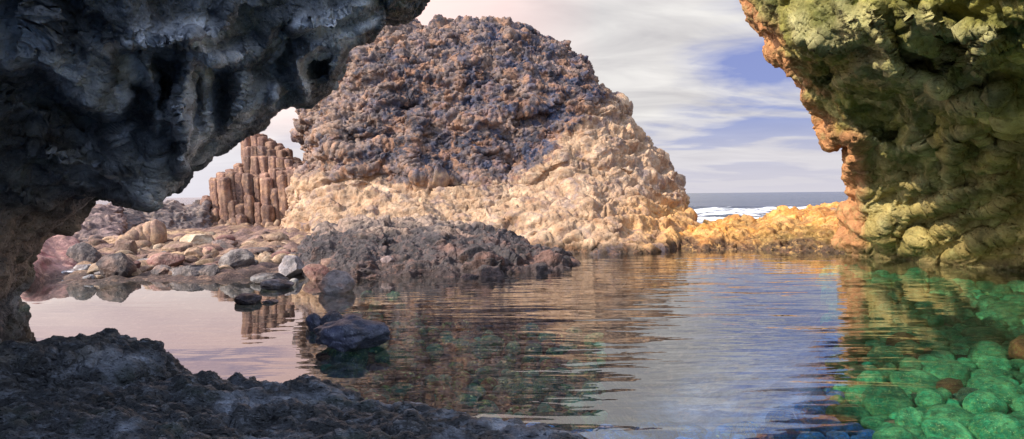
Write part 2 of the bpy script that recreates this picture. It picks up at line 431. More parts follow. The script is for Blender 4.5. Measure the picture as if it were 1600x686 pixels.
S = depth_map([(600, 50, 31.5), (700, 45, 32.5), (850, 75, 32.5), (960, 170, 31.5), (1050, 300, 29.5), (1050, 345, 26.5), (500, 170, 30), (490, 230, 29), (470, 320, 27), (450, 380, 24.5),
               (620, 120, 29.6), (720, 110, 30.0), (830, 130, 30.2), (600, 200, 28.3), (720, 200, 28.4), (860, 200, 28.6), (940, 230, 28.7), (545, 225, 28.0), (600, 262, 27.7), (720, 262, 27.8), (800, 265, 27.8),
               (560, 300, 26.2), (680, 305, 26.2), (790, 310, 26.0), (860, 290, 26.4), (940, 310, 25.8), (1000, 330, 25.6), (520, 345, 24.0), (640, 345, 23.5), (780, 350, 23.2), (900, 350, 22.8), (1000, 362, 22.8),
               (500, 400, 21.8), (700, 400, 21.2), (850, 393, 21.0), (900, 392, 20.9), (1000, 388, 20.9), (1080, 390, 21), (500, 540, 21), (800, 540, 20.3), (1050, 540, 20.5)],
              [([(490, 205), (560, 262), (700, 283), (830, 283), (870, 235)], .7, 26, 9),
               ([(640, 150), (655, 200), (640, 250), (690, 300)], .6, 12, 22),
               ([(545, 215), (545, 235)], -1.5, 13, 13), ([(625, 170), (650, 178)], -1.3, 16, 16),
               ([(925, 130), (900, 190), (930, 250), (990, 310), (1010, 350)], .55, 30, 14),
               ([(870, 235), (890, 300), (960, 380)], .7, 28, 16), ([(560, 60), (520, 150), (510, 260)], .5, 20, 26),
               ([(780, 262), (810, 272)], -.9, 18, 18), ([(700, 90), (800, 120), (880, 160)], .4, 12, 22), ([(860, 150), (850, 240)], -.5, 18, 18)])
def Fst(p): return view_solid(p, om, S, 7., 1.3)
def wst(p):
    a, b_, i = worley(p*.62 + fbm(p*.3, 2, 5)[:, None]*.5, 2)
    return (.32*fbm(p*.5, 3, 1) + .25*(a - .45) - .5*crag(p*.36 + fbm(p*.5, 2, 9)[:, None]*.3, 3)[0]).astype(F32)
me = sdf_mesh('sea_stack', Fst, (-12, 19, -1.6), (9.5, 40, 11.5), .17, wst)
me = subsurf(drop_islands(me), 2)
ZB = ([-14, -9.3, -4.4, 0, 1.6, 2.6, 4.2, 6.0, 9], [3.0, 2.9, 2.6, 2.55, 3.6, 4.9, 6.0, 7.4, 8.5])
def zbound(p): return np.interp(p[:, 0], *ZB) + .55*fbm(p*.55, 3, 33)
def dst(p):
    up = ss(-.4, .5, p[:, 2] - zbound(p))
    w = np.stack([fbm(p*.6, 3, 20), fbm(p*.6, 3, 23), fbm(p*.6, 3, 26)], 1)*.7 + np.stack([fbm(p*2.5, 3, 120), fbm(p*2.5, 3, 123), fbm(p*2.5, 3, 126)], 1)*.16
    q = (p + w)*np.array([.85, .9, 1.35], F32); ql = p + w*.8; ql = np.stack([ql[:, 0]*.58, ql[:, 1]*.7, ql[:, 2]*1.75 - .22*ql[:, 0]], 1)
    rgh = ss(-.25, .3, fbm(p*.35, 2, 127))
    c1, a1, i1 = crag(ql*.72, 6); c2, a2, i2 = crag(ql*1.7, 7); c3, a3, i3 = crag(q*3.9, 8)
    r = fbm(q*1.1, 6, 14, ridged=True, gain=.55); pit = worley(q*2.4, 9)[0]
    fold = .16*(1 - np.abs(2*((p[:, 2]*.8 - .22*p[:, 0] + .35*p[:, 1] + w[:, 0]*1.6) % 1) - 1))
    sz = p[:, 2]*.85 - .15*p[:, 0] + .3*p[:, 1] + w[:, 0]*1.1 + .5*fbm(p*.25, 2, 133)
    saw = (sz % 1)**1.5*ss(.98, .9, sz % 1)
    ck = ss(.03, .0, np.abs(perlin(q*.36, 134)))*ss(-.1, .2, fbm(p*.4, 2, 136))
    fold = fold + .20*saw - .14*ck; c1 = c1 + .8*saw - .6*ck
    top = .34*c1 + .14*c2*(.3+rgh) + .05*c3*rgh + .34*r + .10*(pit - .45)
    bot = .16*c1 + .09*c2*(.2+rgh) + .28*r + fold*1.3
    return up*top + (1-up)*bot - .08
def dst2(p):
    up = ss(-.4, .5, p[:, 2] - zbound(p)); q = p + fbm(p*3, 2, 130)[:, None]*.1
    return (.018 + .05*up)*crag(q*5.5, 131)[0] + .07*fbm(p*3.5, 4, 132, ridged=True)*(.4+.6*up)
def cst(p, n):
    b = zbound(p); up = ss(-.35, .35, p[:, 2] - b)
    a, b_, i = worley(p*2.2, 50); f = fbm(p*.8, 4, 51); g2 = fbm(p*2.5, 3, 58); up = ss(-.12, .12, p[:, 2] - b + .5*g2 + (i-.5)*.5)
    sz = p[:, 2]*.85 - .15*p[:, 0] + .3*p[:, 1]; band = fbm(np.stack([p[:, 0]*.15, p[:, 1]*.15, sz*1.3 + fbm(p*.5, 2, 56)*.8], 1), 4, 57)
    dark = cmix(np.tile(np.array([.050, .046, .058], F32), (len(p), 1)), [.26, .18, .14], ss(-.05, .30, f*.5 + band*.6 + .1)*.8)
    dark = cmix(dark, [.40, .19, .09], ss(.62, .95, i)*.5); dark = cmix(dark, [.035, .045, .085], ss(.25, .1, i + f*.3 + g2*.3)*ss(-7, 1, p[:, 0])*.8)
    dark = cmix(dark, [.36, .245, .175], ss(-5.5, -8.5, p[:, 0] + f*3)*ss(-.2, .3, g2 + .1)*.7)
    dark = cmix(dark, [.36, .22, .13], ss(3.4, 5.2, p[:, 0] + f*2)*ss(-.35, .2, g2)*.8)
    cream = cmix(np.tile(np.array([.46, .30, .18], F32), (len(p), 1)), [.27, .145, .085], ss(.0, .5, fbm(p*1.3, 3, 52))*.6)
    cream = cmix(cream, [.58, .42, .28], ss(.6, .9, i)*.5)
    cream = cmix(cream, [.60, .33, .12], ss(3.2, 6, p[:, 0] + f)*ss(2.2, 1.2, p[:, 2]))
    c = dark*up[:, None] + cream*(1-up[:, None])
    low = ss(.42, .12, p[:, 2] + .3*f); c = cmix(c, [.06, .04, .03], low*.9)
    return c
finish(me, dst, cst, M['stack'], 'sea_stack', (0, 26, 0), fine=dst2, it=0, label='huge rugged rock dome with dark lumpy top and cream foot', cat='rock')
print('stack', time.time()-T0, len(me.vertices))

# ------------------------------------------------------------------ 3 orange reef ridge closing the pool
RID = [(930, 372), (985, 352), (1040, 342), (1060, 346), (1085, 358), (1105, 354), (1130, 352), (1150, 346), (1180, 350), (1205, 344), (1222, 333), (1250, 333), (1275, 330), (1300, 328), (1330, 322), (1400, 300), (1500, 330), (1500, 560), (900, 560), (900, 400)]
om2 = outline_map(RID)
S2 = depth_map([(950, 372, 23), (1060, 345, 26), (1150, 342, 26), (1230, 325, 28), (1330, 318, 26), (1400, 320, 24), (960, 393, 20.8), (1100, 394, 20.7), (1250, 394, 20.6), (1350, 398, 19.5), (1450, 400, 19),
                (1100, 370, 22.3), (1200, 365, 22.3), (1300, 360, 22), (950, 540, 20.4), (1400, 540, 19.5), (1220, 345, 24.2)],
               [([(1300, 350), (1340, 330)], .5, 20, 12), ([(1180, 343), (1290, 332)], .5, 8, 10)])
def w2(p):
    a, b_, i = worley(p*.8, 12); return (.22*(a-.45) + .16*fbm(p*.7, 2, 3)).astype(F32)
me = drop_islands(sdf_mesh('rock_ridge', lambda p: view_solid(p, om2, S2, 5.5, .8), (2, 18.5, -1.6), (17, 34, 2.8), .16, w2)); me = subsurf(me, 2)
def d2(p):
    q = p + np.stack([fbm(p, 3, 4), fbm(p, 3, 5), fbm(p, 3, 6)], 1)*.4
    k1, a, i = crag(q*1.2, 16); k2, a2, i2 = crag(q*3, 17); a3, _, _ = worley(q*5.5, 18)
    return .24*k1 + .13*k2 + .16*(a3-.45) + .14*fbm(q*1.6, 5, 19, ridged=True) + .12*fbm(p*.6, 2, 21)
def c2(p, n):
    f = fbm(p*.9, 3, 61); a, b_, i = worley(p*2.5, 62)
    c = cmix(np.tile(np.array([.60, .26, .05], F32), (len(p), 1)), [.72, .42, .15], ss(.5, .9, i)*.8)
    c = cmix(c, [.34, .14, .04], ss(.0, .5, f)*.8)
    c = cmix(c, [.16, .12, .11], ss(.15, .45, fbm(p*.6, 3, 63))*ss(1.0, 1.4, p[:, 2]))
    c = cmix(c, [.14, .11, .03], ss(7.5, 10, p[:, 0] + f*2)*ss(1.1, .4, p[:, 2] + f*.5)*.8)
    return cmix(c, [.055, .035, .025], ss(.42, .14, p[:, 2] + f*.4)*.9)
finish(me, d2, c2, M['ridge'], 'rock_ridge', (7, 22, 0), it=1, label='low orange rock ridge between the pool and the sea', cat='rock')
print('ridge', time.time()-T0)

# ------------------------------------------------------------------ 4 black lava shelf at the foot of the stack
SH = [(440, 420), (470, 400), (490, 378), (505, 360), (540, 352), (600, 350), (650, 352), (700, 358), (750, 360), (790, 370), (800, 378), (850, 392), (885, 402), (893, 418), (893, 600), (440, 600)]
om3 = outline_map(SH)
S3 = depth_map([(450, 420, 16), (480, 380, 18.5), (520, 345, 20.5), (620, 340, 21), (720, 350, 21), (800, 370, 20), (880, 403, 18.5), (500, 405, 16.3), (560, 420, 15.4), (650, 425, 15.2), (760, 427, 15.0), (850, 424, 15.6), (890, 418, 16.4),
                (580, 375, 17.6), (680, 375, 17.8), (760, 385, 17.4), (640, 405, 16.3), (500, 580, 15), (700, 580, 14.6), (890, 580, 15.8)],
               [([(520, 372), (620, 378), (700, 372), (790, 392)], .6, 10, 5), ([(620, 402), (720, 400), (800, 415)], .5, 8, 5), ([(560, 395), (580, 412)], .3, 12, 8)])
def w3(p):
    a, b_, i = worley(p*.9 + fbm(p*.5, 2, 7)[:, None]*.4, 22); return (.24*(a-.45) + .14*fbm(p*.8, 3, 3)).astype(F32)
me = drop_islands(sdf_mesh('rock_shelf', lambda p: view_solid(p, om3, S3, 4.5, .5, zmin=-1.2), (-8, 13.8, -1.2), (3, 26, 2.2), .10, w3)); me = subsurf(me, 2)
def d3(p):
    w = np.stack([fbm(p*.9, 3, 24), fbm(p*.9, 3, 25), fbm(p*.9, 3, 26)], 1)*.6
    q = (p + w)*np.array([.6, .8, 1.7], F32)
    k1, a1, i1 = crag(q*1.3, 26); k2, a2, i2 = crag(q*3.2, 27); k3, a3, _ = crag(q*7.5, 28)
    return .26*k1 + .12*k2 + .045*k3 + .17*fbm(q*1.6, 6, 29, ridged=True, gain=.55) + .05*(worley(p*6, 30)[0]-.45)
def c3(p, n):
    f = fbm(p*.9, 3, 71); c = cmix(np.tile(np.array([.052, .044, .045], F32), (len(p), 1)), [.19, .10, .075], ss(.05, .45, f)*.8)
    c = cmix(c, [.36, .26, .19], ss(.75, 1.25, p[:, 2] + f*.6)*.75)
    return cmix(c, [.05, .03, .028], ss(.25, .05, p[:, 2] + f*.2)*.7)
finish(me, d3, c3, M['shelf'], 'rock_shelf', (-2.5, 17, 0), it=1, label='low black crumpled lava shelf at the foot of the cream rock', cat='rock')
print('shelf', time.time()-T0)

# ------------------------------------------------------------------ 5 cave: dark roof and leg on the left
ROOF = [(672, -8), (655, 10), (640, 24), (618, 30), (598, 30), (585, 48), (560, 60), (545, 72), (533, 112), (515, 138), (500, 152), (488, 158), (485, 167), (468, 163), (442, 168), (425, 178), (414, 196), (395, 206), (370, 212),
        (348, 232), (320, 240), (316, 252), (292, 256), (286, 278), (277, 300), (262, 302), (246, 310), (234, 319), (222, 309), (200, 306), (176, 299), (152, 299), (141, 303), (130, 318), (108, 338), (84, 356), (60, 374),
        (44, 402), (38, 430), (22, 462), (22, 485), (10, 505), (16, 560), (20, 640), (-100, 900), (-1600, 1400), (-1600, -1700), (1100, -1700), (820, -500), (720, -120)]
om4 = outline_map(ROOF)
FE4 = [([(222, 78), (238, 120), (250, 175), (240, 228)], .55, 24, 9), ([(296, 84), (294, 110), (278, 175), (287, 225), (287, 272)], 1.1, 42, 8), ([(246, 88), (254, 130), (256, 172)], -.6, 10, 10),
       ([(322, 108), (320, 160), (326, 212)], .6, 8, 44), ([(380, 105), (376, 160), (348, 220)], .7, 40, 9), ([(305, 215), (312, 160), (305, 110)], -.7, 16, 16),
       ([(402, 66), (380, 88), (340, 98), (300, 74), (240, 66)], .8, 9, 26), ([(365, 0), (350, 44), (300, 62), (235, 64), (160, 78)], .7, 9, 34),
       ([(600, 14), (556, 58), (505, 72), (462, 92)], .7, 10, 30), ([(532, 68), (516, 124)], .5, 12, 9), ([(458, 88), (468, 120), (486, 160)], .7, 18, 9), ([(500, 92), (503, 122)], -.6, 14, 14),
       ([(56, 0), (60, 45), (34, 82), (0, 100)], .4, 40, 9), ([(212, 146), (182, 168), (150, 160), (122, 140), (92, 130), (64, 82)], 1.0, 9, 46), ([(66, 100), (96, 150), (150, 190)], -.5, 22, 16),
       ([(210, 250), (170, 264), (100, 250), (30, 225)], .5, 9, 20), ([(276, 296), (235, 318), (150, 300), (60, 270)], .5, 9, 22), ([(212, 190), (185, 218), (205, 238)], .5, 14, 10),
       ([(90, 62), (90, 30), (112, 0)], -.4, 16, 16), ([(445, 10), (452, 60), (432, 110)], -.5, 16, 16), ([(580, 0), (510, 36), (440, 46)], .5, 10, 30), ([(430, 120), (420, 175)], .4, 24, 10),
       ([(0, 140), (50, 175), (120, 200)], .4, 10, 18), ([(0, 290), (60, 312), (110, 330)], .35, 9, 16), ([(160, 215), (130, 240), (60, 235)], .35, 9, 14)]
RM4 = ridge_map([f for f in FE4 if f[1] > 0]); RMA4 = ridge_map(FE4)
S4 = depth_map([(660, 0, 9.6), (600, 20, 9.5), (540, 80, 9.6), (490, 150, 9.6), (420, 180, 9.4), (330, 235, 9.2), (280, 290, 8.9), (234, 310, 8.7), (150, 300, 9.0), (110, 335, 9.3), (50, 390, 9.6), (30, 430, 9.6), (10, 480, 9.4), (0, 560, 9.2),
                (560, 0, 8.7), (480, 30, 8.3), (400, 40, 7.8), (300, 20, 6.9), (200, 30, 6.0), (100, 20, 5.6), (0, 40, 5.2), (440, 110, 9.2), (380, 130, 8.9), (300, 120, 8.3), (250, 110, 7.7), (150, 105, 6.6), (100, 90, 6.5),
                (60, 160, 7.4), (130, 190, 8.2), (190, 200, 8.4), (100, 240, 8.2), (0, 200, 6.9), (0, 260, 7.4), (60, 290, 8.3), (200, 260, 8.4), (250, 230, 8.1), (0, 340, 8.1), (50, 350, 8.9), (0, 420, 8.5),
                (-300, 0, 4.4), (-300, 300, 5.5), (-300, 600, 6), (-900, 300, 3.4), (-900, -500, 3.2), (0, -300, 4.2), (400, -300, 6.0), (800, -400, 7.5), (0, -900, 3), (800, -1000, 5), (640, -80, 8.8)])
def F4(p):
    a = view_solid(p, om4, S4, 3.2, .55, zmin=-1.4, ymin=4.3)
    w = rbox(p, (-8.6, 1.2, 3.2), (2.2, 6.4, 4.3), 1.2)  # unseen left wall, its height set to keep the ledge in shadow
    sl = rbox(p, (-3.2, -1.2, 3.9), (4.4, 2.6, .75), .6)  # unseen slab overhead, added to cut the light on the ledge
    return smin(smin(np.maximum(a, p[:, 2] - 7.2), w, .5), sl, .4)
def w4(p):
    a, b_, i = worley(p*.75 + fbm(p*.4, 2, 5)[:, None]*.5, 42); return (.12*fbm(p*.6, 3, 41) - .09*(a-.45)).astype(F32)
me = drop_islands(sdf_mesh('cave_roof', F4, (-11.3, -5.6, -1.5), (6, 14.2, 8.6), .09, w4)); me = subsurf(me, 2)
def near_mask(p):
    px, py = to_px(p[:, 0], p[:, 1], p[:, 2]); return px, py
def d4(p):
    w = np.stack([fbm(p*1.0, 3, 43), fbm(p*1.0, 3, 44), fbm(p*1.0, 3, 45)], 1)*.45
    q = (p + w)*np.array([.8, .8, 1.], F32)
    a, b_, i = worley(q*1.1, 46); a2, b2, i2 = worley(q*2.7, 47); a3, _, i3 = worley(p*9, 48)
    rg = ss(-.15, .25, fbm(p*.7, 2, 40))
    st = (p + w)*np.array([.55, .55, 1.2], F32)
    k1 = crag(q*np.array([1, 1, .6], F32)*.95, 246)[0]; k2 = crag(q*2.3, 247)[0]; k3 = crag(p*6.5, 248)[0]
    return .26*k1 + .09*k2*(.4+rg) + .022*k3 + .08*(a - .42) + .05*(a2 - .42) + .14*fbm(st*1.6, 7, 49, ridged=True, gain=.60) + .02*(a3 - .4)*rg - .12
def c4(p, n):
    f = fbm(p*.7, 4, 81); g = fbm(p*1.8, 4, 82)
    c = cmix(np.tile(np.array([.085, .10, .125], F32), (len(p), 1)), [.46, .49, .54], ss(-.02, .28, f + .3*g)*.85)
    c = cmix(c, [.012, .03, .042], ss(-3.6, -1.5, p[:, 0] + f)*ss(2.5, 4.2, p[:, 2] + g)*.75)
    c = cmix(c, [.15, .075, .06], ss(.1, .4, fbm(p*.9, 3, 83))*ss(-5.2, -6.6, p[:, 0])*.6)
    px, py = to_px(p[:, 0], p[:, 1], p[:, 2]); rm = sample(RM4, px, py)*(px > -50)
    c = cmix(c, [.58, .61, .68], ss(.2, .65, rm + .25*g + .2*f)*.85)                # highlights on the hanging blades, painted as paler colour
    leg = ss(2.15, 1.5, p[:, 2] + .3*f)*ss(7.6, 8.6, p[:, 1]); c = cmix(c, [.34, .27, .22], leg*ss(.35, .7, p[:, 2])*.9)
    return cmix(c, [.11, .12, .04], ss(.2, .45, fbm(p*1.3, 3, 84))*.35)
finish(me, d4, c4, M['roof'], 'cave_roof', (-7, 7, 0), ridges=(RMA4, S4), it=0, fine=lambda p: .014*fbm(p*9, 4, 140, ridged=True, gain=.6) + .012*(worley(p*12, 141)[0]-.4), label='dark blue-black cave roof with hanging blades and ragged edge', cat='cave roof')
print('roof', time.time()-T0, len(me.vertices))

# ------------------------------------------------------------------ 6 cave: mossy wall on the right
WALL = [(1163, -8), (1172, 8), (1186, 28), (1205, 42), (1212, 60), (1210, 84), (1226, 104), (1240, 118), (1254, 130), (1258, 150), (1275, 162), (1283, 178), (1295, 188), (1297, 218), (1312, 222), (1327, 223), (1331, 250), (1334, 280),
        (1339, 300), (1337, 318), (1330, 335), (1328, 360), (1322, 380), (1318, 400), (1318, 560), (1400, 900), (3200, 900), (3200, -1700), (1150, -1700), (1190, -500), (1168, -120)]
om5 = outline_map(WALL)
FE5 = [([(1180, 20), (1240, 110), (1290, 178)], .35, 22, 12), ([(1222, 16), (1250, 60), (1300, 78), (1352, 62)], .9, 34, 9), ([(1300, 0), (1330, 30), (1352, 62)], .5, 24, 12),
       ([(1360, 0), (1378, 40), (1392, 75), (1402, 108), (1450, 126), (1482, 142)], 1.0, 9, 44), ([(1410, 0), (1424, 45), (1420, 95)], .5, 24, 12), ([(1448, 0), (1462, 36), (1500, 52), (1560, 42)], .9, 9, 36), ([(1462, 62), (1510, 74)], -1.1, 20, 20),
       ([(1392, 60), (1416, 92), (1455, 92)], -.7, 12, 12), ([(1560, 48), (1530, 80), (1514, 110), (1540, 132)], .8, 30, 10), ([(1462, 100), (1480, 84), (1475, 120), (1500, 142)], .6, 12, 12), ([(1300, 132), (1350, 100), (1398, 104)], .6, 10, 22),
       ([(1285, 84), (1306, 104), (1300, 130)], -.7, 16, 16), ([(1300, 214), (1350, 214), (1400, 232), (1450, 226)], .6, 9, 34), ([(1305, 150), (1340, 200), (1326, 225)], .4, 16, 14), ([(1450, 132), (1500, 160), (1560, 146), (1600, 156)], .7, 9, 28),
       ([(1400, 180), (1450, 226), (1470, 260)], .4, 14, 22), ([(1470, 212), (1520, 200), (1570, 236), (1600, 200)], .6, 9, 20), ([(1490, 200), (1485, 260)], .5, 22, 12), ([(1575, 170), (1600, 180)], .5, 14, 14),
       ([(1600, 268), (1500, 300), (1420, 334), (1380, 372)], .4, 10, 18), ([(1600, 312), (1520, 334), (1440, 374)], .35, 9, 16), ([(1600, 352), (1540, 372), (1480, 400)], .3, 9, 14), ([(1345, 230), (1352, 300), (1345, 390)], .4, 14, 14),
       ([(1400, 300), (1380, 350), (1392, 400)], .35, 14, 12), ([(1440, 362), (1432, 390), (1452, 410)], .4, 14, 16), ([(1380, 250), (1420, 290), (1500, 270)], .4, 9, 20)]
RM5 = ridge_map([f for f in FE5 if f[1] > 0]); RMA5 = 1.45*ridge_map(FE5)
S5 = depth_map([(1165, 0, 13.8), (1210, 70, 14.6), (1255, 135, 15.4), (1297, 215, 16.2), (1332, 260, 17.4), (1338, 320, 18.6), (1325, 390, 19.4), (1400, 404, 18.0), (1500, 415, 16.4), (1600, 428, 15.1), (1320, 540, 19.3), (1600, 560, 15),
                (1230, 60, 13.2), (1290, 60, 12.0), (1270, 10, 11.6), (1340, 120, 13.4), (1400, 60, 10.6), (1420, 0, 9.6), (1500, 60, 9.6), (1600, 0, 7.2), (1600, 90, 8.4), (1330, 180, 15.4), (1420, 160, 13.4), (1500, 150, 11.6), (1600, 160, 10.2),
                (1400, 250, 16.0), (1500, 250, 14.2), (1600, 250, 12.8), (1380, 330, 17.6), (1480, 340, 16.2), (1600, 340, 14.4), (1560, 200, 12.0), (1800, 0, 5.6), (1800, 300, 11), (2200, 200, 8), (3000, 200, 6), (3000, -800, 4.5), (1500, -300, 6.8), (1100, -300, 9), (1700, -900, 4.5), (1800, 600, 12)])
def F5(p):
    a = view_solid(p, om5, S5, 3.6, .8, zmin=-1.6, ymin=5.2)
    w = rbox(p, (12.6, 4.6, 2.2), (2.8, 7.0, 3.6), 1.5)
    return smin(np.maximum(a, p[:, 2] - 7.5), w, .6)
def w5(p):
    a, b_, i = worley(p*.55 + fbm(p*.4, 2, 5)[:, None]*.5, 52); return (.20*fbm(p*.5, 3, 51) - .16*(a-.45)).astype(F32)
me = drop_islands(sdf_mesh('cave_wall', F5, (-1.5, -4.5, -1.6), (19, 24, 8.6), .14, w5)); me = subsurf(me, 2)
def d5(p):
    w = np.stack([fbm(p*.7, 3, 53), fbm(p*.7, 3, 54), fbm(p*.7, 3, 55)], 1)*.7
    q = p + w
    a, b_, i = worley(q*.8, 56); a2, b2, i2 = worley(q*1.9, 57); k3, a3, i3 = crag(q*4.2, 58); k2, _, _ = crag(q*1.3, 64)
    s = (p[:, 2]*1.0 - .35*p[:, 0] + .25*p[:, 1])
    low = ss(4.2, 3.0, p[:, 2])
    strat = .20*(1 - 2*np.abs(perlin(np.stack([p[:, 0]*.3, p[:, 1]*.3, s*1.9 + fbm(p*.5, 2, 59)*.9], 1), 60)))*low
    k1 = crag(q*np.array([.7, .7, 1.], F32)*.75, 264)[0]
    return .24*k1 + .12*(a - .42) + .10*(a2 - .42) + .11*k2 + .05*k3 + .20*fbm(q*1.0, 6, 61, ridged=True, gain=.54) + strat - .06
def c5(p, n):
    f = fbm(p*.6, 4, 91); g = fbm(p*1.8, 3, 92); px, py = to_px(p[:, 0], p[:, 1], p[:, 2])
    c = cmix(np.tile(np.array([.26, .245, .045], F32), (len(p), 1)), [.60, .53, .18], ss(.0, .35, f + .4*g)*.8)
    c = cmix(c, [.05, .065, .010], ss(-.02, .32, fbm(p*.7, 3, 93))*.75)
    c = cmix(c, [.36, .27, .09], ss(3.6, 1.8, p[:, 2] + f)*.8)
    rm = sample(RM5, px, py); c = cmix(c, [.50, .46, .22], ss(.3, .9, rm + .5*g + .3*f)*.6)  # ridges coloured paler, as if catching the light
    e = sample(om5, px, py)*p[:, 1]/FPX                                       # orange sun glow painted along the rim
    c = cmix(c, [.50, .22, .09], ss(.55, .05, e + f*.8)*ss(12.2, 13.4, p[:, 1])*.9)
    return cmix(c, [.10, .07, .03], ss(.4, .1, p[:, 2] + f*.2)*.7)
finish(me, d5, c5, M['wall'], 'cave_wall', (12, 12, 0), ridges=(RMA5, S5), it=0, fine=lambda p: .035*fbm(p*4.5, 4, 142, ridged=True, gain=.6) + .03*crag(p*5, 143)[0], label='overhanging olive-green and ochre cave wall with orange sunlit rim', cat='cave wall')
print('wall', time.time()-T0, len(me.vertices))

# ------------------------------------------------------------------ 7 foreground lava ledge
LE = [(-900, 560), (-300, 560), (0, 585), (200, 600), (240, 596), (330, 592), (400, 596), (470, 603), (500, 596), (540, 598), (600, 613), (680, 628), (760, 643), (830, 655), (870, 665), (900, 677), (940, 690), (1040, 740), (1200, 830)]
LEW = np.array([ground_hit(a, b_, .40)[:2] for a, b_ in LE])
def edge_y(x): return np.interp(x, LEW[:, 0], LEW[:, 1])
def zled(x, y):
    e = edge_y(x) - y
    top = .36 + .10*np.clip(e, 0, 4) - .05*np.clip(e, 0, 1)
    t = np.clip(1 - (e + .05)/.30, 0, 1)
    return top - .30*(1 - np.sqrt(np.maximum(0, 1 - t*t))) - np.where(e < -.05, 4*(-.05 - e), 0)
m1 = P(125, 548, 5.75); m2 = P(205, 590, 5.6); m3 = P(30, 560, 5.5); m4 = P(-60, 560, 5.6)
def F6(p):
    F = (p[:, 2] - zled(p[:, 0], p[:, 1]))*.8
    F = smin(F, ell(p, (m1[0], m1[1], .24), (.55, .55, .44)), .22)
    F = smin(F, ell(p, (m2[0], m2[1], .14), (.38, .38, .36)), .15)
    F = smin(F, ell(p, (m3[0], m3[1], .18), (.55, .5, .36)), .25)
    F = smin(F, ell(p, (m4[0], m4[1], .2), (.8, .6, .40)), .25)
    return np.maximum(F, -1.3 - p[:, 2])
def w6(p):
    q = p*np.array([.6, 1., 1.], F32); return (.10*fbm(q*1.1, 3, 71) + .04*fbm(q*3, 2, 72)).astype(F32)
me = drop_islands(sdf_mesh('rock_ledge', F6, (-6.5, 1.8, -1.3), (2.6, 7.2, 1.6), .046, w6)); me = subsurf(me, 2)
def d6(p):
    w = np.stack([fbm(p*1.2, 3, 73), fbm(p*1.2, 3, 74), fbm(p*1.2, 3, 75)], 1)*.42
    q = (p + w*1.1)*np.array([.38, 2.0, 1.4], F32); q[:, 1] += p[:, 0]*.45
    bl = fbm(q*2.2, 3, 76, billow=True); rg = fbm(q*3.4, 6, 77, ridged=True, gain=.6)
    a, b_, i = worley(q*2.6, 78); a2, _, i2 = worley(q*8, 79)
    return .11*bl + .12*rg + .05*(a - .42) + .03*(a2 - .42) - .05
def d6b(p):
    w = np.stack([fbm(p*3, 2, 144), fbm(p*3, 2, 145), fbm(p*3, 2, 146)], 1)*.12
    q = (p + w)*np.array([.45, 1.9, 1.4], F32); q[:, 1] += p[:, 0]*.45
    return .045*fbm(q*5, 5, 147, ridged=True, gain=.62) + .018*(worley(q*9, 148)[0] - .42) + .02*fbm(q*4.5, 2, 149, billow=True)
def c6(p, n):
    f = fbm(p*1.1, 4, 101); g = fbm(p*4, 3, 102)
    c = cmix(np.tile(np.array([.030, .034, .042], F32), (len(p), 1)), [.40, .44, .53], ss(.0, .4, f + .4*g)*.8)  # pale mottles painted in place of highlights
    c = cmix(c, [.20, .19, .17], ss(.35, .75, p[:, 2])*ss(-3, -4, p[:, 0])*ss(-.1, .3, g)*.7)
    return cmix(c, [.035, .06, .035], ss(.15, .4, fbm(p*2, 3, 103))*.4)
finish(me, d6, c6, M['ledge'], 'rock_ledge', (-2, 4, 0), it=1, fine=d6b, label='black wrinkled lava ledge along the near edge of the pool', cat='rock ledge')
print('ledge', time.time()-T0, len(me.vertices))

# ------------------------------------------------------------------ 8 far rocks on the left (their own solids)
def far_rock(name, poly, ctrl, feats, lo, hi, vs, seed, colA, colB, label, T=3., R=.6, amp=1.):
    om_ = outline_map(poly); S_ = depth_map(ctrl, feats)
    def w_(p):
        a, b_, i = worley(p*.9, seed); return (.2*(a-.45) + .14*fbm(p*.8, 2, seed+1)).astype(F32)*amp
    me = drop_islands(sdf_mesh(name, lambda p: view_solid(p, om_, S_, T, R), lo, hi, vs, w_)); me = subsurf(me, 1 if vs < .13 else 2)
    def d_(p):
        q = p*np.array([.7, .8, 1.5], F32)
        q = q + np.stack([fbm(p, 3, 4), fbm(p, 3, 5), fbm(p, 3, 6)], 1)*.4
        k1, a, i = crag(q*1.4, seed+2); k2, a2, i2 = crag(q*3.4, seed+3); k3, _, _ = crag(q*7, seed+7)
        return (.24*k1 + .12*k2 + .04*k3 + .15*fbm(q*1.6, 5, seed+4, ridged=True))*amp
    def c_(p, n):
        f = fbm(p*.9, 3, seed+5); a, _, i = worley(p*2.5, seed+6)
        c = cmix(np.tile(np.array(colA, F32), (len(p), 1)), colB, np.clip(ss(.0, .4, f)*.6 + ss(.5, 1, i)*.4, 0, 1))
        return cmix(c, [.06, .045, .04], ss(.25, .05, p[:, 2] + f*.2)*.7)
    c = P((ctrl[0][0]), ctrl[0][1], ctrl[0][2])
    finish(me, d_, c_, M['shore'], name, (c[0], c[1], 0), label=label, cat='rock', group='rocks along the left shore')
far_rock('rock', [(70, 352), (95, 335), (120, 324), (150, 323), (172, 324), (185, 330), (195, 345), (190, 365), (190, 400), (60, 420), (50, 380)],
         [(130, 330, 25), (90, 350, 23.5), (180, 340, 25), (60, 380, 20), (120, 375, 21.5), (180, 370, 22), (120, 410, 19.5)], [([(80, 362), (180, 352)], .4, 8, 8)],
         (-22, 17, -.8), (-12, 30, 2.6), .13, 110, [.13, .09, .085], [.30, .20, .18], 'knobbly pinkish-grey rock mass beside the cave leg on the far shore')
